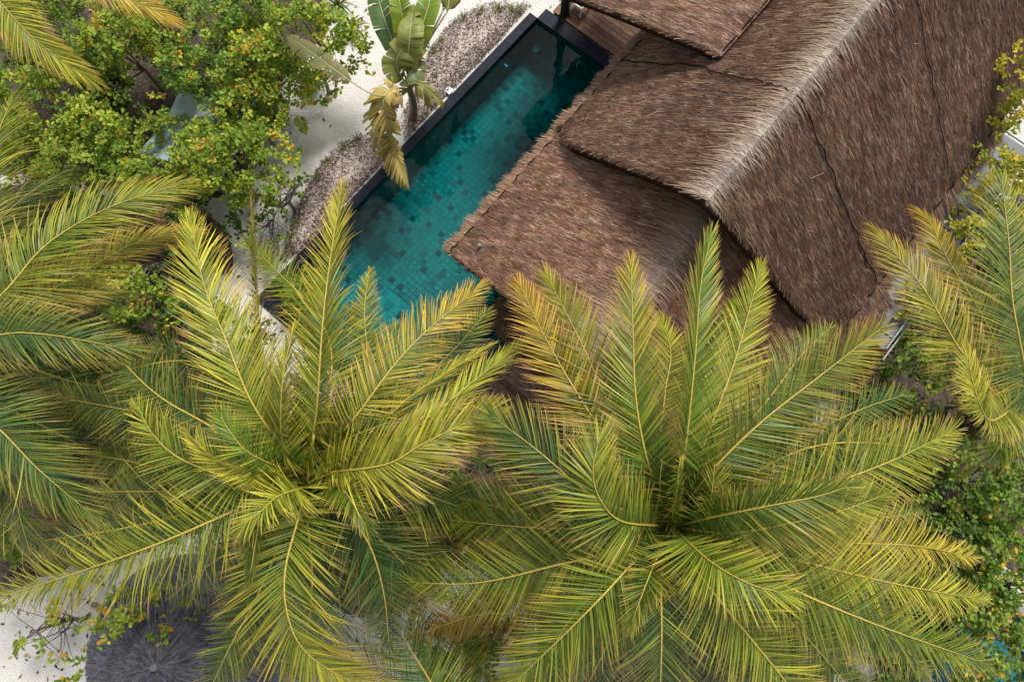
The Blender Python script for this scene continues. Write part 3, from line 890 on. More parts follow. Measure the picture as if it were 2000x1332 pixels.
def make_palm(label, crown_px, zc, specs, seed, fill=0, lean=(0.5, -.3), nuts=True, inner=0, wild=1.0):
    rng = np.random.default_rng(seed)
    top = at(*crown_px, zc)
    base = np.array([top[0] + lean[0], top[1] + lean[1], 0])
    palm = empty('coconut_palm', base)
    tag(palm, label, 'palm tree')
    g = Geo()
    mid = (top + base) / 2 + np.array([lean[0] * .25, lean[1] * .25, 0])
    S = spline(np.array([base, mid, top - ZZ * 1.3]), 60)
    rad = np.interp(np.linspace(0, 1, 60), [0, .06, .3, 1], [.24, .17, .14, .12]) + .008 * (np.arange(60) % 2)
    g.tube(S, rad, np.array((.23, .19, .15)), 10)
    put(g, 'trunk', M_BARK, palm)
    g = Geo()
    # fibrous heart of the crown with leaf bases
    g.tube(np.array([top - ZZ * 1.6, top - ZZ * 1.35, top - ZZ * 1.15, top - ZZ * .95]), [.13, .20, .16, .06], (.05, .04, .02), 9)
    put(g, 'crown_heart', M_BARK, palm)
    for sp in specs:
        sp.setdefault('wild', wild); sp.setdefault('un', .3 * wild)
        make_frond(palm, crown_px, zc, sp, rng)
    for i in range(fill):
        a = 2 * math.pi * (i + rng.uniform(.2, .8)) / fill
        R = rng.uniform(400, 560)
        tip = (crown_px[0] + math.cos(a) * R, crown_px[1] + math.sin(a) * R)
        a2 = a + rng.normal(0, .22)
        if 820 < tip[0] < 1120 and 520 < tip[1] < 860: continue
        mp = (crown_px[0] + math.cos(a2) * R * .55, crown_px[1] + math.sin(a2) * R * .55)
        make_frond(palm, crown_px, zc, dict(p=[mp, tip], k='d' if rng.random() < .5 else 'l', z=-.3, y=rng.uniform(.1, .4), g=int(rng.integers(0, 2)), d=.5, L=.95, r=rng.normal(0, .3)), rng)
    for i in range(inner):
        a = 2 * math.pi * (i + rng.uniform(.1, .9)) / inner; R = rng.uniform(110, 230)
        a2 = a + rng.normal(0, .3)
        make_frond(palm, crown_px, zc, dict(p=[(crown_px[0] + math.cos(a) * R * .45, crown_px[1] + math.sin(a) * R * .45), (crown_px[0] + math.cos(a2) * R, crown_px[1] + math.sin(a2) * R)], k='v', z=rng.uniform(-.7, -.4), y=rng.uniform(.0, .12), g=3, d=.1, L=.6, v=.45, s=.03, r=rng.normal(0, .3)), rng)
    if nuts:
        for i in range(5):
            a = rng.uniform(0, 6.28); c = top + np.array([math.cos(a) * .24, math.sin(a) * .24, -1.45 - rng.uniform(0, .15)])
            g = Geo(); th = np.linspace(0, math.pi, 7)
            g.tube(np.stack([c[0] + 0 * th, c[1] + 0 * th, c[2] + .13 * np.cos(th)], 1), np.maximum(.10 * np.sin(th), .004), (.16, .16, .04), 8)
            put(g, 'coconut', M_RIB, palm, True)
    return palm

P1 = [
 dict(p=[(1340, 860), (1357, 700), (1368, 560), (1388, 462)], k='v', y=.22, L=.85, r=-.5, v=.5, d=.12, f=.8),
 dict(p=[(1272, 930), (1243, 790), (1236, 640), (1232, 515)], k='u', y=.42, o=.7, L=.85, r=.25, v=.35, d=.2, tb=.5, f=.85),
 dict(p=[(1375, 935), (1480, 830), (1600, 735), (1722, 640)], k='u', y=.32, o=.5, L=1.0, r=-.25, v=.25, d=.15, tb=.55),
 dict(p=[(1370, 880), (1430, 720), (1462, 610), (1486, 520)], k='m', y=.40, L=.85, d=.25, f=.85),
 dict(p=[(1255, 900), (1190, 790), (1135, 670), (1068, 540)], k='m', y=.33, o=.3, L=1.0, d=.25, tb=.7, r=.1),
 dict(p=[(1200, 880), (1110, 740), (1060, 650), (1012, 552)], k='m', y=.45, o=.75, L=.9, d=.3, tb=.9),
 dict(p=[(1190, 985), (1130, 948), (1050, 880), (955, 808)], k='u', y=.30, L=1.05, r=.15, d=.3, g=1),
 dict(p=[(1215, 1018), (1172, 975), (1158, 920), (1172, 850)], k='v', y=.30, L=.95, d=.2, v=.1, s=.06, r=.3),
 dict(p=[(1240, 1095), (1170, 1170), (1090, 1250), (990, 1345)], k='m', y=.40, L=1.0, d=.25),
 dict(p=[(1180, 1080), (1080, 1105), (930, 1138), (775, 1136)], k='l', y=.32, L=.95, d=.4),
 dict(p=[(1292, 1120), (1292, 1230), (1290, 1320), (1285, 1420)], k='m', y=.25, g=1, L=1.0, d=.5),
 dict(p=[(1365, 1120), (1440, 1215), (1530, 1325), (1600, 1420)], k='m', y=.36, L=1.0, d=.3),
 dict(p=[(1345, 1060), (1400, 1105), (1470, 1142), (1540, 1160)], k='v', y=.24, L=.9, d=.15, v=.1, s=.06),
 dict(p=[(1420, 1080), (1530, 1142), (1700, 1215), (1925, 1295)], k='m', y=.42, L=1.0, d=.3),
 dict(p=[(1480, 1075), (1600, 1105), (1750, 1140), (1925, 1172)], k='l', y=.45, L=.95, d=.35),
 dict(p=[(1500, 1055), (1640, 1060), (1790, 1066), (1905, 1090)], k='l', y=.5, o=.25, L=.85, d=.35, tb=.7, z=-.2),
 dict(p=[(1400, 1008), (1500, 988), (1600, 968), (1660, 948)], k='v', y=.10, g=3, L=.85, d=.1, v=.45, r=-.3, s=.05),
 dict(p=[(1420, 1042), (1540, 1022), (1640, 998), (1735, 962)], k='u', y=.25, L=.85, d=.2, v=.2),
 dict(p=[(1480, 990), (1612, 948), (1740, 900), (1862, 840)], k='m', y=.36, o=.2, L=1.05, d=.22, tb=.5),
 dict(p=[(1440, 950), (1560, 860), (1680, 800), (1770, 770)], k='l', y=.22, g=1, L=1.0, d=.4, z=-.3),
 dict(p=[(1400, 900), (1500, 780), (1560, 700), (1620, 640)], k='l', y=.22, g=1, L=.95, d=.4, z=-.3),
 dict(p=[(1290, 880), (1300, 760), (1310, 690), (1290, 620)], k='l', y=.35, L=.9, d=.4, z=-.3),
 dict(p=[(1200, 1000), (1060, 1008), (950, 985), (845, 958)], k='l', y=.10, g=1, L=.9, d=.6, z=-.5),
 dict(p=[(1170, 1120), (1050, 1190), (930, 1200), (800, 1245)], k='d', y=.6, o=.9, g=2, L=.75, d=.7, z=-.3, tb=.7),
 dict(p=[(1240, 1150), (1190, 1250), (1150, 1330), (1100, 1420)], k='d', y=.2, g=1, L=.95, d=.6),
 dict(p=[(1340, 1150), (1400, 1280), (1420, 1360)], k='d', y=.15, g=1, L=.95, d=.6),
 dict(p=[(1440, 1130), (1560, 1230), (1650, 1330), (1720, 1400)], k='l', y=.3, L=1.0, d=.45, z=-.3),
 dict(p=[(1500, 1110), (1640, 1180), (1760, 1260), (1820, 1330)], k='d', y=.22, g=1, L=.95, d=.5),
 dict(p=[(1480, 1020), (1600, 1000), (1720, 1010), (1800, 1000)], k='d', y=.3, g=1, L=.9, d=.5),
 dict(p=[(1250, 1130), (1150, 1260), (1060, 1330)], k='d', y=.2, g=1, L=1.05, d=.4),
 dict(p=[(1320, 1140), (1340, 1260), (1350, 1380)], k='d', y=.2, g=1, L=1.05, d=.4),
 dict(p=[(1450, 960), (1580, 900), (1700, 860), (1800, 850)], k='d', y=.2, g=1, L=1.0, d=.4),
 dict(p=[(1200, 1060), (1090, 1060), (960, 1060), (850, 1040)], k='d', y=.15, g=1, L=1.0, d=.4),
 dict(p=[(1318, 985), (1324, 950), (1330, 905)], k='v', y=.15, L=.35, v=1.0, d=.0, f=.4, z=.4, s=.05),
]
make_palm('large green coconut palm in front of the thatched roofs, right of centre', (1312, 1028), 8.4, P1, 101, fill=7, inner=7)

P2 = [
 dict(p=[(618, 810), (630, 640), (645, 510), (668, 368)], k='u', y=.42, o=.2, L=.95, r=.55, v=.35, d=.2, tb=.5, f=.9),
 dict(p=[(500, 800), (440, 660), (400, 560), (372, 430)], k='u', y=.48, L=1.05, r=-.35, v=.3, d=.2, f=.8, tb=.5),
 dict(p=[(556, 880), (549, 800), (556, 720), (572, 650)], k='v', y=.38, L=.8, r=.8, v=.2, d=.2),
 dict(p=[(668, 920), (760, 905), (830, 865), (958, 803)], k='u', y=.42, L=1.05, r=-.1, d=.35, s=.2, f=.85, tb=.55, w=.026),
 dict(p=[(700, 870), (785, 788), (860, 735), (955, 676)], k='m', y=.45, L=.75, r=.9, d=.2, f=.7),
 dict(p=[(730, 890), (850, 806), (930, 740), (1035, 660)], k='m', y=.38, L=.75, r=.6, d=.2, f=.75),
 dict(p=[(690, 820), (765, 720), (830, 650), (938, 560)], k='m', y=.48, o=.6, L=.85, d=.25, tb=.5),
 dict(p=[(720, 840), (820, 745), (890, 680), (950, 610)], k='l', y=.2, g=1, L=.85, d=.35, z=-.2),
 dict(p=[(700, 820), (718, 720), (712, 610), (722, 528)], k='l', y=.38, L=.6, d=.35, z=-.2, tb=.6),
 dict(p=[(540, 955), (440, 1005), (300, 1065), (150, 1118), (-10, 1170)], k='m', y=.42, L=1.1, d=.45, w=.024),
 dict(p=[(586, 1000), (558, 1110), (562, 1200), (600, 1275), (700, 1340)], k='m', y=.44, L=1.15, d=.2, tb=.5, w=.025, o=.2),
 dict(p=[(600, 948), (545, 968), (508, 1000), (470, 1030)], k='v', y=.45, L=.75, d=.5, s=.05, un=.6),
 dict(p=[(500, 935), (451, 934), (350, 894), (297, 845), (268, 790)], k='u', y=.30, L=.8, d=.3, un=.5),
 dict(p=[(546, 930), (470, 920), (410, 890), (367, 850)], k='v', y=.45, L=.6, d=.1, v=.8, r=.5, f=.5, s=.25),
 dict(p=[(540, 910), (484, 882), (455, 850), (430, 812)], k='v', y=.12, L=.7, d=.15, v=.3, s=.1),
 dict(p=[(480, 870), (390, 820), (300, 765), (195, 660)], k='m', y=.3, L=.95, d=.45, g=1, un=.5),
 dict(p=[(470, 880), (370, 830), (259, 803), (66, 768)], k='l', y=.2, g=1, L=.9, d=.5, z=-.3),
 dict(p=[(560, 1030), (500, 1170), (450, 1262), (400, 1370)], k='l', y=.3, L=.85, d=.4, z=-.3),
 dict(p=[(560, 850), (500, 760), (440, 740), (380, 720)], k='l', y=.4, o=.9, g=2, L=.8, d=.5, z=-.4),
 dict(p=[(540, 830), (510, 700), (500, 560), (490, 380)], k='l', y=.5, o=.3, L=.8, r=1.0, d=.3, z=-.2, f=.7),
 dict(p=[(610, 850), (600, 760), (620, 700)], k='l', y=.2, g=1, L=.8, d=.4),
 dict(p=[(660, 980), (720, 1060), (750, 1160), (760, 1260)], k='l', y=.25, g=1, L=1.0, d=.5),
 dict(p=[(690, 960), (780, 1020), (860, 1060), (930, 1080)], k='d', y=.18, g=1, L=.95, d=.6),
 dict(p=[(500, 980), (420, 960), (300, 960), (180, 960)], k='l', y=.2, g=1, L=.95, d=.5),
 dict(p=[(480, 940), (360, 930), (250, 900), (120, 880)], k='d', y=.25, L=.95, d=.5),
 dict(p=[(530, 1000), (470, 1060), (400, 1110), (330, 1170)], k='d', y=.22, g=1, L=.9, d=.6),
 dict(p=[(650, 880), (700, 800), (740, 720), (770, 640)], k='l', y=.3, L=.95, d=.4, z=-.2),
 dict(p=[(630, 860), (650, 760), (680, 680), (690, 600)], k='l', y=.2, g=1, L=1.0, d=.4),
 dict(p=[(720, 900), (820, 850), (900, 830), (980, 840)], k='d', y=.2, g=1, L=1.0, d=.5),
 dict(p=[(630, 1010), (650, 1110), (665, 1200), (640, 1300)], k='d', y=.25, g=1, L=1.05, d=.4),
 dict(p=[(600, 1010), (610, 1120), (600, 1230), (560, 1340)], k='d', y=.2, g=1, L=1.0, d=.4),
 dict(p=[(680, 1000), (770, 1080), (830, 1160), (860, 1250)], k='d', y=.2, g=1, L=1.0, d=.4),
 dict(p=[(680, 930), (780, 950), (870, 980), (960, 1010)], k='l', y=.25, g=1, L=1.0, d=.4, z=-.3),
 dict(p=[(500, 960), (400, 1000), (270, 1010), (150, 1040)], k='d', y=.25, g=1, L=1.0, d=.4),
 dict(p=[(560, 840), (530, 740), (480, 650), (440, 600)], k='d', y=.2, g=1, L=1.0, d=.4),
 dict(p=[(600, 905), (608, 885), (612, 862)], k='v', y=.2, L=.3, v=1.0, d=0, f=.4, z=.4, s=.05),
]
make_palm('large coconut palm with windswept fronds in front of the pool', (598, 925), 8.0, P2, 102, fill=6, inner=3, wild=1.9, lean=(.2, -.6))

P3 = [
 dict(p=[(0, 580), (90, 480), (210, 408), (350, 362)], k='m', y=.28, L=1.15, d=.3, s=.2),
 dict(p=[(60, 590), (216, 501), (270, 474), (372, 452)], k='l', y=.5, o=.5, L=.9, d=.3, tb=.6, s=.4, z=-.2),
 dict(p=[(0, 655), (70, 652), (140, 661), (250, 682)], k='u', y=.22, g=1, L=.95, d=.35),
 dict(p=[(-60, 790), (0, 838), (80, 920), (190, 1012)], k='m', y=.25, g=1, L=1.1, d=.45),
 dict(p=[(-60, 860), (14, 932), (40, 1010), (62, 1090)], k='l', y=.2, g=1, L=.9, d=.5),
 dict(p=[(-90, 560), (-60, 420), (-15, 290), (28, 185)], k='l', y=.3, L=1.2, d=.35, s=.15),
 dict(p=[(-120, 860), (-40, 990), (60, 1050), (150, 1090)], k='d', y=.3, g=1, L=1.0, d=.5),
 dict(p=[(-80, 520), (0, 430), (70, 370), (140, 330)], k='d', y=.25, g=1, L=1.0, d=.4),
 dict(p=[(-40, 690), (60, 720), (160, 750), (260, 760)], k='d', y=.2, g=1, L=1.05, d=.5),
 dict(p=[(-50, 640), (60, 600), (150, 580), (250, 570)], k='d', y=.2, g=1, L=1.0, d=.5),
 dict(p=[(-60, 750), (40, 810), (140, 860), (240, 930)], k='d', y=.2, g=1, L=1.0, d=.5),
]
make_palm('coconut palm reaching in from the left edge of the picture', (-150, 700), 7.6, P3, 103, fill=4, wild=1.5, lean=(-.6, .2))
P4 = [
 dict(p=[(-40, -40), (0, 4), (52, 63), (115, 115), (172, 152)], k='m', y=.42, L=1.0, d=.2, s=.25, tb=.5),
 dict(p=[(0, -110), (120, -70), (220, -20), (335, 38)], k='m', y=.55, o=.6, L=.9, d=.2, tb=.6),
 dict(p=[(-150, -20), (-140, 80), (-110, 170)], k='l', y=.3, L=1.0, d=.3),
]
make_palm('coconut palm with pale fronds at the top left corner', (-160, -150), 7.0, P4, 104, fill=0, lean=(-.5, .5))
P5 = [
 dict(p=[(841, 1330), (795, 1257), (750, 1173), (722, 1090)], k='l', y=.22, g=1, L=1.0, d=.4),
 dict(p=[(880, 1400), (780, 1330), (700, 1290), (590, 1330)], k='d', y=.4, g=2, L=.8, d=.6),
 dict(p=[(980, 1400), (1060, 1330), (1110, 1260)], k='l', y=.2, g=1, L=.9, d=.4),
 dict(p=[(900, 1380), (900, 1280), (930, 1180)], k='d', y=.2, g=1, L=.8, d=.5),
]
make_palm('low coconut palm at the bottom edge between the two large palms', (905, 1450), 5.6, P5, 105, fill=0, lean=(.3, -.5))
P6 = [
 dict(p=[(1962, 790), (1880, 692), (1800, 560), (1712, 456)], k='u', y=.48, o=.3, L=1.0, d=.25, s=.12, tb=.6),
 dict(p=[(1930, 640), (1853, 512), (1820, 442), (1792, 412)], k='m', y=.55, o=.5, L=.8, d=.3, s=.35, tb=.6),
 dict(p=[(2000, 720), (1977, 590), (1970, 480), (1955, 350)], k='u', y=.25, g=1, L=1.25, d=.25),
 dict(p=[(1978, 800), (1930, 820), (1900, 750), (1890, 690)], k='v', y=.42, L=.75, d=.3, v=.5, s=.25),
 dict(p=[(2060, 740), (2080, 600), (2080, 480)], k='m', y=.25, g=1, L=1.2, d=.3),
 dict(p=[(1960, 860), (1930, 900), (1890, 920)], k='l', y=.4, L=.6, d=.4, s=.3),
 dict(p=[(2030, 740), (2020, 640), (2030, 560)], k='l', y=.15, g=1, L=1.2, d=.4),
]
make_palm('coconut palm with yellowing fronds at the right edge beside the grey gutter', (2005, 815), 6.3, P6, 106, fill=0, lean=(.7, .1))

# ------------------------------------------------------------------ broadleaf banana-like plant beside the pool
def big_leaf(plant, pts, half, col, coly, seed, droop=.5, roll=0., tear=.2, petiole=.2, vang=.1, brown=.3, sides=(1., 1.)):
    """broad blade on a midrib, torn into groups of strips towards its rim"""
    rr = np.random.default_rng(seed)
    m = 90
    S = spline(pts, m); T = nrm(np.gradient(S, axis=0))
    side0 = nrm(np.cross(T, ZZ + 0 * T)); N0 = np.cross(side0, T)
    side = side0 * math.cos(roll) + N0 * math.sin(roll); N = np.cross(side, T)
    L = np.linalg.norm(np.diff(S, axis=0), axis=1).sum()
    g = Geo(); k = 8; ss = np.linspace(0, 1, k)
    rows = max(36, int(L * (1 - petiole) / .022))
    col, coly, br = np.array(col), np.array(coly), np.array((.30, .19, .08))
    for sg, wf in zip((-1, 1), sides):
        i0 = 0
        while i0 < rows:
            ln = int(max(2, rr.exponential(9 * (1.15 - tear)) + 2)); i1 = min(rows, i0 + ln)
            if i1 - i0 < 2: break
            t = np.linspace(petiole + (1 - petiole) * i0 / rows, petiole + (1 - petiole) * min(i1, rows) / rows, i1 - i0 + 1)
            x = np.clip(t, 0, .999) * (m - 1); i = np.clip(x.astype(int), 0, m - 2); f = (x - i)[:, None]
            b = S[i] * (1 - f) + S[i + 1] * f
            tq = (t - petiole) / (1 - petiole)
            prof = np.interp(tq, [0, .08, .3, .6, .85, 1], [.25, .72, 1, .95, .6, .06]) * half * wf * .85
            an = np.radians(np.interp(tq, [0, .6, 1], [74, 64, 30]))
            va = vang + rr.normal(0, .10 + .25 * tear)
            d = T[i] * np.cos(an)[:, None] + side[i] * (sg * np.sin(an) * math.cos(va))[:, None] + N[i] * (np.sin(an) * math.sin(va))[:, None]
            dr = droop * rr.uniform(.6, 1.3 + tear)
            P = b[:, None] + d[:, None] * (prof[:, None] * ss[None])[..., None] - ZZ * (dr * prof[:, None] * ss[None] ** 2)[..., None]
            P = P + N[i][:, None] * (.05 * half * np.sin(ss * math.pi))[None, :, None]
            mid = P.mean(0, keepdims=True)
            nar = (.05 + .30 * tear) * rr.uniform(.3, 1.3) * ss[None] ** 2.5
            P = P * (1 - nar[..., None]) + mid * nar[..., None]
            n_ = len(t)
            y = np.clip(.35 + rr.normal(0, .12, (n_, 1)) + (ss[None] - .4) * .5, 0, 1)[..., None]
            C = (col * (1 - y) + coly * y) * rr.uniform(.82, 1.15, (n_, 1, 1)) * rr.uniform(.85, 1.12)
            tb = np.clip((ss[None, :, None] - (1 - brown * rr.random() * .5)) * 6, 0, 1)
            C = C * (1 - tb) + br * tb
            fc = [(p_ * k + q_, p_ * k + q_ + 1, (p_ + 1) * k + q_ + 1, (p_ + 1) * k + q_) for p_ in range(n_ - 1) for q_ in range(k - 1)]
            g.add(P.reshape(-1, 3), fc, C.reshape(-1, 3))
            i0 = i1
    lf = put(g, 'leaf', M_LEAF, plant, True)
    rb = Geo(); S2 = S[::3]; kk = len(S2)
    rb.tube(S2 + ZZ * .01, np.interp(np.linspace(0, 1, kk), [0, .3, 1], [.03, .02, .004]), np.tile(np.array((.42, .40, .17)), (kk, 1)), 6)
    put(rb, 'midrib', M_RIB, lf, True)
    return lf
bp = at(806, 232, 0)
ban = empty('banana_plant', bp)
tag(ban, 'tall banana plant with torn drooping golden leaves beside the pool', 'plant')
g = Geo()
crown = at(800, 175, 2.3)
S = spline(np.array([bp, bp * .5 + crown * .5 + np.array([.05, .03, 0]), crown]), 16)
g.tube(S, np.linspace(.13, .08, 16), np.stack([np.linspace(.17, .2, 16), np.linspace(.09, .18, 16), np.linspace(.07, .07, 16)], 1), 9)
put(g, 'stem', M_RIB, ban, True)
def lp(*q): return np.array([crown] + [at(x, y, z) for x, y, z in q])
DG = (.06, .13, .03); OL = (.16, .19, .06); YG = (.33, .33, .08); GD = (.44, .34, .10); BR = (.34, .20, .08)
big_leaf(ban, lp((770, 90, 3.0), (745, 20, 3.3), (725, -60, 3.1)), .42, (.07, .14, .05), (.12, .19, .05), 1, .15, roll=.3, tear=.1)
big_leaf(ban, lp((790, 60, 3.3), (780, 0, 3.7), (775, -70, 3.8)), .38, (.15, .24, .02), (.25, .32, .03), 2, .1, vang=.4, tear=.05)
big_leaf(ban, lp((820, 70, 3.3), (840, 0, 3.6), (845, -80, 3.5)), .40, (.10, .19, .02), (.2, .28, .03), 3, .1, vang=.3, tear=.05)
big_leaf(ban, lp((798, 110, 3.3), (802, 60, 3.7), (808, 10, 3.5)), .42, OL, YG, 4, .3, tear=.3)
big_leaf(ban, lp((775, 130, 3.1), (790, 95, 3.4), (835, 75, 3.2)), .50, OL, YG, 5, .35, tear=.4, roll=-.2)
big_leaf(ban, lp((795, 150, 2.9), (805, 140, 3.0), (822, 110, 2.9)), .38, (.14, .18, .09), OL, 6, .4, tear=.3)
big_leaf(ban, lp((815, 165, 2.9), (840, 182, 2.8), (868, 202, 2.3)), .30, OL, GD, 7, .7, tear=.8)
big_leaf(ban, lp((765, 175, 3.0), (748, 200, 3.0), (760, 250, 2.4), (768, 290, 1.7), (798, 368, 1.1)), .75, GD, (.56, .46, .15), 8, .45, tear=.97, roll=.1, brown=.4, petiole=.14, sides=(.45, 1.))
big_leaf(ban, lp((775, 200, 2.8), (765, 240, 2.4), (770, 285, 1.6), (800, 370, .9)), .5, BR, GD, 9, .4, tear=.7, brown=.7, sides=(.3, 1.))
big_leaf(ban, lp((770, 190, 2.9), (735, 195, 2.8), (735, 230, 2.2), (745, 262, 1.6)), .34, GD, BR, 13, .6, tear=.6, brown=.6)
big_leaf(ban, lp((740, 188, 3.2), (682, 158, 3.4), (610, 105, 3.2), (545, 60, 2.8)), .34, (.14, .15, .06), (.22, .2, .09), 10, .25, petiole=.42, tear=.4, brown=.6)
for k, (x0, y0) in enumerate(((866, 20), (874, 22))):
    g = Geo(); S = spline(np.array([crown, at(828, 98, 2.9), at(x0, y0, 3.4)]), 14); g.tube(S, np.linspace(.035, .02, 14), (.30, .29, .17), 6); put(g, 'leaf_stalk', M_RIB, ban, True)
big_leaf(ban, np.array([at(866, 20, 3.4), at(890, -20, 3.5), at(920, -60, 3.2)]), .3, (.25, .2, .1), BR, 11, .4, petiole=0.02, tear=.6)
big_leaf(ban, np.array([at(874, 22, 3.4), at(880, -20, 3.6), at(885, -70, 3.4)]), .35, OL, YG, 12, .2, petiole=0.02, tear=.3)

# ------------------------------------------------------------------ strap-leaved lilies on the sand
def lily(label, x, y, R, seed, n=16, h=.35):
    rr = np.random.default_rng(seed)
    p = at(x, y, 0)
    e = empty('strap_lily', p); tag(e, label, 'plant', 'strap leaved lilies at the edge of the sand')
    for i in range(n):
        a = 2 * math.pi * i / n + rr.normal(0, .18); L = R * rr.uniform(.75, 1.1); hh = h * rr.uniform(.7, 1.4)
        d = np.array([math.cos(a), math.sin(a), 0]); k = 7; s = np.linspace(0, 1, k)
        P = p + d[None] * (L * s)[:, None] + ZZ[None] * (hh * (2.2 * s - 2.0 * s * s) + .02)[:, None]
        w = np.cross(d, ZZ)[None] * (.036 * np.interp(s, [0, .25, .6, 1], [.6, 1, .85, .04]))[:, None]
        fold = ZZ[None] * (.012 * np.interp(s, [0, .5, 1], [1, 1, 0]))[:, None]
        c = np.array((.05, .11, .018)) * rr.uniform(.6, 1.5)
        if rr.random() < .12: c = np.array((.25, .22, .05))
        g = Geo()
        g.ribbons((P + fold * .5 - w * .5)[None], (w * .5 - fold * .5)[None], np.tile(c, (1, k, 1)))
        g.ribbons((P + fold * .5 + w * .5)[None], (w * .5 + fold * .5)[None], np.tile(c * 1.15, (1, k, 1)))
        put(g, 'leaf', M_BUSH, e)
lily('strap leaved lily standing clear on the white sand below the long arching leaf', 608, 165, .62, 1)
lily('strap leaved lily at the sand edge below the bright shrub', 535, 238, .60, 2)
lily('strap leaved lily behind the banana plant near the top edge', 690, 62, .62, 3)
lily('dark strap leaved lily half under shrubs above the pale blue sail', 545, 140, .55, 4)
lily('dark strap leaved lily in shade at the top edge left of the banana plant', 660, 15, .6, 5)
lily('strap leaved lily tucked under the shrub next to the pale blue sail', 500, 225, .5, 6)

# ------------------------------------------------------------------ shrubs
LEAF_UV = np.array([(0, 0), (.32, -.30), (.75, -.34), (1, 0), (.75, .34), (.32, .30)])
def leaf_cloud(g, C0, size, cols, rr, spread, nper, upb=.9):
    """rosettes of obovate leaves round the twig ends C0"""
    n = len(C0) * nper
    c = np.repeat(C0, nper, 0)
    ax = rr.normal(0, 1, (len(C0), 3)); ax[:, 2] = np.abs(ax[:, 2]) * .6; ax = np.repeat(nrm(ax), nper, 0)
    al = rr.uniform(-1, 1, n)[:, None]
    rad = nrm(np.cross(ax, rr.normal(0, 1, (n, 3))))
    b = c + ax * al * spread + rad * rr.uniform(0, .05, n)[:, None]
    d = rad * .9 + ax * .55 + rr.normal(0, .25, (n, 3)); d[:, 2] = d[:, 2] * .5 + .12; d = nrm(d)
    up = np.tile(ZZ, (n, 1)) * upb + rr.normal(0, .42, (n, 3))
    s = nrm(np.cross(d, up)); N = np.cross(s, d)
    L = size * rr.uniform(.65, 1.2, n)[:, None]
    v = []
    for (x, y) in LEAF_UV:
        v.append(b + d * L * x + s * L * y * .95 + N * L * (abs(y) * .22 - .18 * x * x))
    V = np.stack(v, 1).reshape(-1, 3)
    i = np.arange(n)[:, None] * 6
    f = np.concatenate([i + np.array([[0, 1, 2, 3]]), i + np.array([[0, 3, 4, 5]])])
    g.add(V, f, np.repeat(cols, 6, 0))

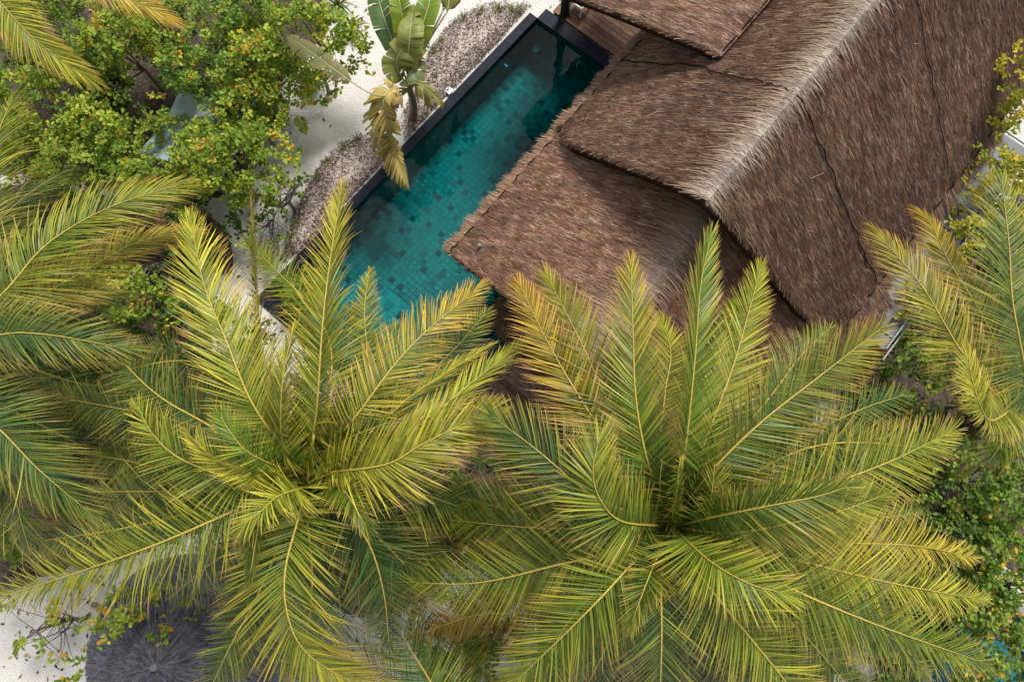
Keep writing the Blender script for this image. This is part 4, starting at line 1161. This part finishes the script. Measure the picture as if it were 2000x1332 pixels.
PALS = {
 'bright': [(.25, .35, .04), (.38, .45, .06), (.155, .25, .03)],
 'mid': [(.17, .27, .04), (.27, .36, .055), (.10, .185, .03)],
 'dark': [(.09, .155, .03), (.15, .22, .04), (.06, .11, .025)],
 'yellow': [(.42, .42, .04), (.52, .47, .05), (.27, .33, .035)],
}
def shrub(label, x, y, rx, ry, zt, dens, pal='mid', autumn=.04, seed=0, size=.108, zb=0.0, trunk=None, hollow=None, name='leafy_shrub', grp='leafy garden shrubs'):
    rr = np.random.default_rng(1000 + seed)
    cz = zt * .8
    c = at(x, y, cz)
    sc = FPX / (CAM_H - cz)
    Rx, Ry = 1.2 * rx / sc, 1.2 * ry / sc
    base = np.array([c[0], c[1], zb]) if trunk is None else at(trunk[0], trunk[1], zb)
    e = empty(name, base); tag(e, label, 'shrub', grp)
    n = int(dens * (2.8 if dens > 4 else 2.2) * Rx * Ry * math.pi)
    ph = rr.uniform(0, 6.28, 6)
    C0 = []
    while len(C0) < n:
        a = rr.uniform(0, 6.28); t = math.sqrt(rr.random())
        edge = 1 + .16 * math.sin(3 * a + ph[0]) + .12 * math.sin(5 * a + ph[1]) + .08 * math.sin(9 * a + ph[2])
        px, py = c[0] + math.cos(a) * t * Rx * edge, c[1] + math.sin(a) * t * Ry * edge
        if math.sin(px * 3.1 + ph[3]) * math.sin(py * 3.3 + ph[4]) + .5 * math.sin(px * 6.3 + py * 5.1 + ph[5]) < -.72: continue
        top = zt * (1 - .38 * t * t) + .22 * math.sin(px * 2.7 + ph[1]) * math.sin(py * 2.9 + ph[2])
        z = top * (1 - .5 * rr.random() ** 2.2)
        if hollow:
            qx, qy = proj((px, py, z))
            if any(abs(qx - hx) / hw < 1 and abs(qy - hy) / hh < 1 for hx, hy, hw, hh in hollow): continue
        C0.append((px, py, max(z, .15)))
    C0 = np.array(C0)
    g = Geo()
    P = np.array(PALS[pal])
    nper = 22
    k = rr.choice(3, n, p=[.5, .25, .25])
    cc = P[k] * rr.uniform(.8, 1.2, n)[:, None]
    au = rr.random(n) < autumn * 1.3
    cols = np.repeat(cc, nper, 0) * rr.uniform(.72, 1.3, n * nper)[:, None]
    aum = np.repeat(au, nper) & (rr.random(n * nper) < .4) | (rr.random(n * nper) < autumn * .25)
    acol = np.array([(.65, .46, .03), (.60, .30, .05), (.60, .52, .04), (.50, .36, .14)])[rr.integers(0, 4, n * nper)]
    cols = np.where(aum[:, None], acol, cols)
    leaf_cloud(g, C0, size, cols, rr, .22, nper)
    put(g, 'crown', M_BUSH, e)
    # trunk and limbs
    g = Geo(); bc = np.array((.20, .17, .145))
    hub = base * .45 + c * .55; hub[2] = zt * .35 + zb * .4
    g.tube(spline(np.array([base, base * .5 + hub * .5 + np.array([.06, -.05, 0]), hub]), 8), np.linspace(.06, .045, 8), bc, 6)
    nl = max(5, n // 22)
    idx = rr.permutation(n)[:nl]
    for i in idx:
        m = hub * .45 + C0[i] * .55 + rr.normal(0, .12, 3); m[2] = min(m[2], C0[i][2])
        g.tube(spline(np.array([hub, m, C0[i]]), 8), np.linspace(.03, .008, 8), bc * rr.uniform(.6, 1.2), 5)
        near = np.argsort(((C0 - C0[i]) ** 2).sum(1))[1:9]
        for j in near:
            g.tube(np.array([m, m * .45 + C0[j] * .55 + rr.normal(0, .04, 3), C0[j]]), [.012, .008, .004], bc * rr.uniform(.5, 1.1), 4)
    put(g, 'branches', M_BARK, e)
    return e

SAIL = [(355, 205, 26, 18), (298, 275, 12, 22), (280, 150, 30, 36)]
SH = [
 ('green shrub in the top left corner behind the pale palm frond', 70, 40, 120, 90, 2.8, 9, 'mid', .03),
 ('bright shrub dotted with orange leaves near the top left corner', 225, 70, 100, 85, 3.2, 10, 'bright', .16),
 ('loose shrub with bare grey branches at the top edge', 400, 60, 120, 90, 3.0, 6, 'mid', .05),
 ('bright shrub at the top edge beside the long arching banana leaf', 590, 65, 100, 85, 3.3, 11, 'bright', .08),
 ('yellow-green shrub at the left edge below the pale palm frond', 70, 185, 105, 80, 2.8, 9, 'bright', .05),
 ('green shrub above the pale blue sail', 400, 145, 100, 60, 3.0, 10, 'mid', .07),
 ('green shrub right of the pale blue sail, against the lilies', 480, 205, 75, 60, 2.6, 10, 'bright', .10),
 ('yellow-green shrub left of the pale blue sail', 190, 250, 110, 75, 2.7, 10, 'bright', .06),
 ('brightest yellow-green shrub between the pale blue sail and the sand', 430, 300, 105, 95, 3.2, 12, 'bright', .08),
 ('rounded yellow-green shrub just above the large left palm frond', 120, 325, 75, 55, 2.8, 10, 'bright', .05),
 ('green shrub between the bare branches and the orange dotted shrub at the top', 320, 50, 80, 75, 2.6, 9, 'mid', .05),
 ('green shrub at the top edge between bare branches and arching banana leaf', 500, 15, 90, 60, 2.8, 10, 'mid', .06),
 ('dark green shrub below the orange dotted shrub, left of the grey sand gap', 195, 155, 70, 60, 2.3, 10, 'dark', .03),
 ('bright shrub directly above the large left frond and below the sail', 300, 345, 90, 50, 2.5, 11, 'bright', .06),
 ('yellow-green shrub at the left edge above the left palm fronds', 30, 285, 80, 70, 2.5, 9, 'bright', .05),
 ('shrub with small orange leaves just left of the arching banana leaf', 505, 115, 85, 70, 3.0, 11, 'bright', .10),
 ('dark shrub under the large left frond', 330, 420, 90, 60, 1.8, 9, 'dark', .04),
 ('sparse shrub with pinkish dry leaves on the sand', 548, 375, 38, 65, 1.5, 2.6, 'mid', .25),
 ('bright shrub clump between palm fronds at the left', 215, 555, 65, 50, 4.6, 12, 'bright', .06),
 ('small shrub over the lower corner of the pool', 592, 562, 42, 40, 1.1, 13, 'mid', .12),
 ('small dark shrub on the white sand above the pool corner', 515, 455, 40, 60, 1.4, 3.5, 'mid', .06),
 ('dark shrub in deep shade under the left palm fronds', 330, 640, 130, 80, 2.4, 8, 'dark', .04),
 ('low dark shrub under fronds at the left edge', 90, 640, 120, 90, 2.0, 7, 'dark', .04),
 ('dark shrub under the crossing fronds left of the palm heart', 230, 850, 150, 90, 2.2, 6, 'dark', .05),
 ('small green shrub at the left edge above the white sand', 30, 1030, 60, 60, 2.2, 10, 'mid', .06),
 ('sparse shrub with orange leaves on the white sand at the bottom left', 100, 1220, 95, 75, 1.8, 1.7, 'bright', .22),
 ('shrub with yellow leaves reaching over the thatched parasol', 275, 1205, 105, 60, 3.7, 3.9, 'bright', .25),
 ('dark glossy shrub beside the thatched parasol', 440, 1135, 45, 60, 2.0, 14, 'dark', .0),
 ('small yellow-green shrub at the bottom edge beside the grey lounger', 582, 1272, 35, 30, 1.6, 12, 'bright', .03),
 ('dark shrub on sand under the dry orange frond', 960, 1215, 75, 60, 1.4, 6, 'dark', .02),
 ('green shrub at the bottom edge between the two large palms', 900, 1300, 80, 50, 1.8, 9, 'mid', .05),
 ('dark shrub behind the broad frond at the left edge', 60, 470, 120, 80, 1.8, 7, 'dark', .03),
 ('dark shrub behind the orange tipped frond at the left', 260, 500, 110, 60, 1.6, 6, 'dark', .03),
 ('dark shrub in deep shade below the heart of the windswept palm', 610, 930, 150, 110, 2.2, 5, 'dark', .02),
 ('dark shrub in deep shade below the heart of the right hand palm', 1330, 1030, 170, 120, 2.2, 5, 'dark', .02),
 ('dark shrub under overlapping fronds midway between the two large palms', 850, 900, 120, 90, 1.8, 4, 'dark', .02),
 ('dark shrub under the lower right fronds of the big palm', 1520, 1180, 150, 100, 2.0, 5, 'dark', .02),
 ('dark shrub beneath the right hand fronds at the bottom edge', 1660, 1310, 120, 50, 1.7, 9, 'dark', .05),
 ('yellow-green shrub leaning over the thatch at the upper right edge', 1990, 150, 70, 75, 5.0, 13, 'yellow', .14),
 ('yellow-green shrub over the gutter at the right edge', 1950, 335, 65, 65, 3.9, 12, 'yellow', .12),
 ('small bright sprig standing beside the grey gutter', 1888, 455, 18, 38, 3.6, 16, 'yellow', .03),
 ('green shrub under the broad feathery frond at the right edge', 1965, 560, 80, 80, 2.0, 9, 'dark', .04),
 ('green shrub between the gutter and the right edge below the yellow-green shrub', 1955, 450, 70, 50, 2.0, 9, 'mid', .05),
 ('small green shrub leaning over the grey gutter between two palm frond tips', 1800, 590, 45, 40, 3.0, 9, 'mid', .05),
 ('green shrub beside the lower end of the grey gutter', 1800, 700, 75, 60, 2.2, 9, 'mid', .05),
 ('bright shrub at the right edge below the curled palm frond', 1965, 770, 70, 75, 2.8, 11, 'bright', .03),
 ('dark open shrub behind the palm frond tips at the right', 1745, 830, 75, 70, 2.0, 7, 'dark', .08),
 ('green shrub at the right edge with a bare grey limb', 1930, 940, 110, 95, 2.4, 9, 'mid', .05),
 ('dark green shrub against the frond tips at the right', 1845, 1020, 80, 85, 2.0, 8, 'dark', .03),
 ('bushy green shrub at the lower right edge', 1940, 1120, 95, 90, 2.5, 10, 'mid', .06),
 ('green shrub with yellow leaves in the lower right corner', 1945, 1275, 95, 85, 2.5, 10, 'mid', .12),
 ('small green shrub between the lower right fronds', 1800, 1200, 80, 60, 1.6, 7, 'dark', .04),
]
for i, s_ in enumerate(SH):
    kw = {}
    if i < 16: kw['hollow'] = SAIL
    if 'leaning over the thatch' in s_[0]: kw['trunk'] = (2080, 260)
    if 'over the gutter' in s_[0]: kw['trunk'] = (2030, 400)
    if 'sprig' in s_[0]: kw['trunk'] = (1935, 470)
    if 'reaching over' in s_[0]: kw['trunk'] = (180, 1180)
    shrub(*s_, seed=i, **kw)

# ------------------------------------------------------------------ pale blue shade sail glimpsed through the shrubs
def _sail(label, pix):
    W_ = [at(x, y, zz) for x, y, zz in pix]
    c = sum(W_) / 4
    e = empty('shade_sail', np.array([c[0], c[1], 0])); tag(e, label, 'shade sail')
    A, B, C_, D = W_
    n = 14; g = Geo(); V = []
    for i in range(n):
        for j in range(n):
            s, t = i / (n - 1), j / (n - 1)
            p = (A * (1 - s) + B * s) * (1 - t) + (D * (1 - s) + C_ * s) * t
            k = .14 * (1 - (2 * abs(s - .5)) ** 2) * (2 * abs(t - .5)) ** 3 + .14 * (1 - (2 * abs(t - .5)) ** 2) * (2 * abs(s - .5)) ** 3
            V.append(p * (1 - k) + c * k - ZZ * .12 * math.sin(s * math.pi) * math.sin(t * math.pi))
    f = [(i * n + j, (i + 1) * n + j, (i + 1) * n + j + 1, i * n + j + 1) for i in range(n - 1) for j in range(n - 1)]
    g.add(V, f, (.30, .40, .43)); put(g, 'cloth', M_CLOTH, e, True)
    for q in W_:
        g = Geo(); g.tube(np.array([[q[0], q[1], 0.0], [q[0], q[1], q[2] + .05]]), .035, (.06, .06, .065), 8); put(g, 'pole', M_PAINT, e)
_sail('pale blue grey shade sail glimpsed through the shrubs', [(265, 300, 1.3), (350, 175, 1.7), (520, 190, 1.3), (430, 370, 1.5)])

# ------------------------------------------------------------------ thatched parasol and lounger at the bottom left
ap = at(304, 1301, 3.2)
par = empty('thatched_parasol', np.array([ap[0], ap[1], 0])); tag(par, 'round dark grey thatched parasol on white sand at the bottom left', 'parasol')
rr = np.random.default_rng(77)
g = Geo(); R = 2.0; zt, zb_ = 3.2, 2.05
nn = 40; th = np.arange(nn) / nn * 2 * math.pi
rows = [(0.03, zt), (.4, zt - .18), (.42, zt - .24), (.85, zt - .46), (.87, zt - .52), (1.3, zt - .74), (1.32, zt - .8), (R, zb_), (R - .05, zb_ - .1), (.1, zt - .45)]
V = np.concatenate([np.stack([ap[0] + np.cos(th) * r_, ap[1] + np.sin(th) * r_, np.full(nn, z_)], 1) for r_, z_ in rows])
f = [(k * nn + i, (k + 1) * nn + i, (k + 1) * nn + (i + 1) % nn, k * nn + (i + 1) % nn) for k in range(len(rows) - 1) for i in range(nn)]
g.add(V, f, (.06, .062, .075)); cone = put(g, 'thatch_cone', M_THATCHBASE, par)
g = Geo(); n = 26000
t = np.sqrt(rr.random(n)); a = rr.uniform(0, 6.283, n); L = rr.uniform(.15, .4, n)
def cz(r_): return np.interp(r_, [q[0] for q in rows[:8]], [q[1] for q in rows[:8]])
r0 = t * (R - .1); r1 = np.minimum(r0 + L, R + .06); da = rr.normal(0, .02, n)
P = np.stack([np.stack([ap[0] + np.cos(a + da * k) * rq, ap[1] + np.sin(a + da * k) * rq, cz(rq) + lf], 1) for k, rq, lf in ((0, r0, .012), (.5, (r0 + r1) / 2, .012 + rr.uniform(0, .008, n)), (1, r1, .006 + rr.uniform(0, .012, n)))], 1)
W = np.stack([-np.sin(a), np.cos(a), 0 * a], 1)[:, None] * (rr.uniform(.005, .011, n)[:, None] * np.array([.8, 1, .3])[None])[..., None]
c = np.array((.105, .11, .135)) * rr.uniform(.25, 1.5, n)[:, None]
wm = (rr.random(n) < .25)[:, None]; c = np.where(wm, c * np.array((1.1, .95, .8)), c)
g.ribbons(P, W, np.repeat(c[:, None], 3, 1)); tag(put(g, 'thatch', M_THATCH, cone), kind='stuff')
g = Geo(); g.tube(np.array([ap - ZZ * .02, ap + ZZ * .1, ap + ZZ * .13]), [.09, .07, .03], (.16, .165, .175), 10); put(g, 'cap', M_PAINT, par)
g = Geo(); g.tube(np.array([[ap[0], ap[1], 0], [ap[0], ap[1], zt - .3]]), .06, (.16, .11, .07), 8); put(g, 'pole', M_WOOD, par)
lo = at(525, 1300, 0)
lg = empty('sun_lounger', lo); tag(lg, 'grey cushioned sun lounger on sand beside the thatched parasol', 'lounger')
ld = nrm(np.array([.25, -1, 0])); ls = np.cross(ld, ZZ)
g = Geo(); g.box(lo - ld * .9 - ls * .35 + ZZ * .22, ld * 1.9, ls * .7, ZZ * .06, (.30, .30, .31)); put(g, 'frame', M_PAINT, lg)
for i in range(3):
    g = Geo(); g.box(lo - ld * (.89 - i * .63) - ls * .33 + ZZ * .283, ld * .61, ls * .66, ZZ * .11, np.array((.30, .32, .36))); put(g, 'cushion', M_CLOTH, lg)
for a_ in (-.8, .85):
    for b_ in (-.3, .26):
        g = Geo(); g.box(lo + ld * a_ + ls * b_, ld * .05, ls * .05, ZZ * .22, (.30, .30, .31)); put(g, 'leg', M_PAINT, lg)

# ------------------------------------------------------------------ turquoise plunge tub under the right hand shrubs
tc = at(1860, 1270, 0)
tub = empty('plunge_tub', tc); tag(tub, 'turquoise plunge tub glimpsed under the shrubs at the lower right', 'pool')
g = Geo(); R = 1.9; nn = 36; th = np.arange(nn) / nn * 2 * math.pi
rows = [(R, 0.0), (R, .55), (R - .04, .58), (R - .22, .58), (R - .26, .55), (R - .26, .10), (.02, .09)]
V = np.concatenate([np.stack([tc[0] + np.cos(th) * r_, tc[1] + np.sin(th) * r_, np.full(nn, z_)], 1) for r_, z_ in rows])
C = np.concatenate([np.tile((.28, .27, .25), (nn, 1))] * 4 + [np.tile((.05, .20, .24), (nn, 1))] * 3)
f = [(k * nn + i, k * nn + (i + 1) % nn, (k + 1) * nn + (i + 1) % nn, (k + 1) * nn + i) for k in range(len(rows) - 1) for i in range(nn)]
g.add(V, f, C); put(g, 'basin', M_PAINT, tub)
g = Geo(); V = np.concatenate([np.stack([tc[0] + np.cos(th) * (R - .265), tc[1] + np.sin(th) * (R - .265), np.full(nn, .46)], 1), [[tc[0], tc[1], .46]]])
g.add(V, [(i, (i + 1) % nn, nn) for i in range(nn)], (.1, .4, .5)); put(g, 'water_surface', M_WATER2, tub)

# ------------------------------------------------------------------ fallen leaves and small tufts
rr = np.random.default_rng(55)
g = Geo(); k = 5200
px = rr.uniform(-60, 2060, k); py = rr.uniform(-40, 1380, k)
keep = []
for i in range(k):
    p = at(px[i], py[i], .02)
    u, v = float(np.dot(p, UU)), float(np.dot(p, VV))
    if PU0 - .5 < u < PU1 + .6 and PV0 - .6 < v < PV2 + .1: continue
    if v > PV2 and u > -1.5 and v < 5: continue
    open_sand = inpoly(px[i], py[i], [(560, 200), (720, 60), (860, 0), (1040, 0), (780, 250), (600, 420), (500, 470), (500, 300)])
    if open_sand and rr.random() < .93: continue
    keep.append(p)
P0 = np.array(keep); k = len(P0)
a = rr.uniform(0, 6.283, k); L = rr.uniform(.05, .13, k)
d = np.stack([np.cos(a), np.sin(a), rr.uniform(-.05, .3, k)], 1)
P = np.stack([P0, P0 + d * L[:, None] * .5 + ZZ * .012, P0 + d * L[:, None]], 1)
W = nrm(np.cross(d, ZZ + rr.normal(0, .2, (k, 3))))[:, None] * (rr.uniform(.015, .035, k)[:, None] * np.array([.3, 1, .15])[None])[..., None]
palt = np.array([(.10, .06, .04), (.17, .10, .06), (.30, .2, .1), (.06, .04, .03)])
g.ribbons(P, W, np.repeat((palt[rr.integers(0, 4, k)] * rr.uniform(.6, 1.3, k)[:, None])[:, None], 3, 1))
tag(g.build('leaf_litter', M_LITTER), 'dry brown leaves scattered over the sand', 'leaves', kind='stuff')

def tuft(x, y, h, seed, label):
    rr = np.random.default_rng(seed); p = at(x, y, .05)
    g = Geo(); n = 26; a = rr.uniform(0, 6.283, n); L = h * rr.uniform(.6, 1.2, n); k = 4; s = np.linspace(0, 1, k)
    d = np.stack([np.cos(a), np.sin(a), 0 * a], 1)
    P = p + d[:, None] * (L[:, None] * s[None] * .7)[..., None] + ZZ * (L[:, None] * (1.3 * s - .75 * s * s)[None])[..., None]
    W = np.cross(d, ZZ)[:, None] * (.009 * np.array([1, .9, .6, .1]))[None, :, None]
    c = np.array((.10, .14, .03)) * rr.uniform(.6, 1.6, n)[:, None] + (rr.random(n)[:, None] < .25) * np.array((.2, .13, .04))
    g.ribbons(P, np.broadcast_to(W, P.shape), np.repeat(c[:, None], k, 1))
    o = g.build('grass_tuft', M_BUSH); tag(o, label, 'grass', 'grass tufts along the planting beds')
    o.data.transform(__import__('mathutils').Matrix.Translation(Vector(-p))); o.location = p
LO = [3, 4, 5, 6, 7, 2, 1, 0]   # order along the rim
UO = [0, 2, 3, 4, 5, 6, 7, 8, 1]
for i, (x, y, h) in enumerate([(622, 345, .28), (640, 318, .25), (672, 288, .25), (700, 275, .28), (735, 268, .25), (598, 390, .25), (580, 440, .3), (570, 478, .28)]):
    tuft(x, y, h, i, ('first second third fourth fifth sixth seventh eighth'.split()[LO[i]]) + ' grass tuft from the lower tip of the lower grey planting bed')
for i, (x, y, h) in enumerate([(812, 220, .38), (845, 100, .25), (862, 82, .22), (905, 38, .28), (938, 25, .25), (975, 22, .3), (1000, 28, .36), (1015, 22, .3), (850, 150, .2)]):
    tuft(x, y, h, 50 + i, ('first second third fourth fifth sixth seventh eighth ninth'.split()[UO[i]]) + ' grass tuft from the lower tip of the upper grey planting bed')
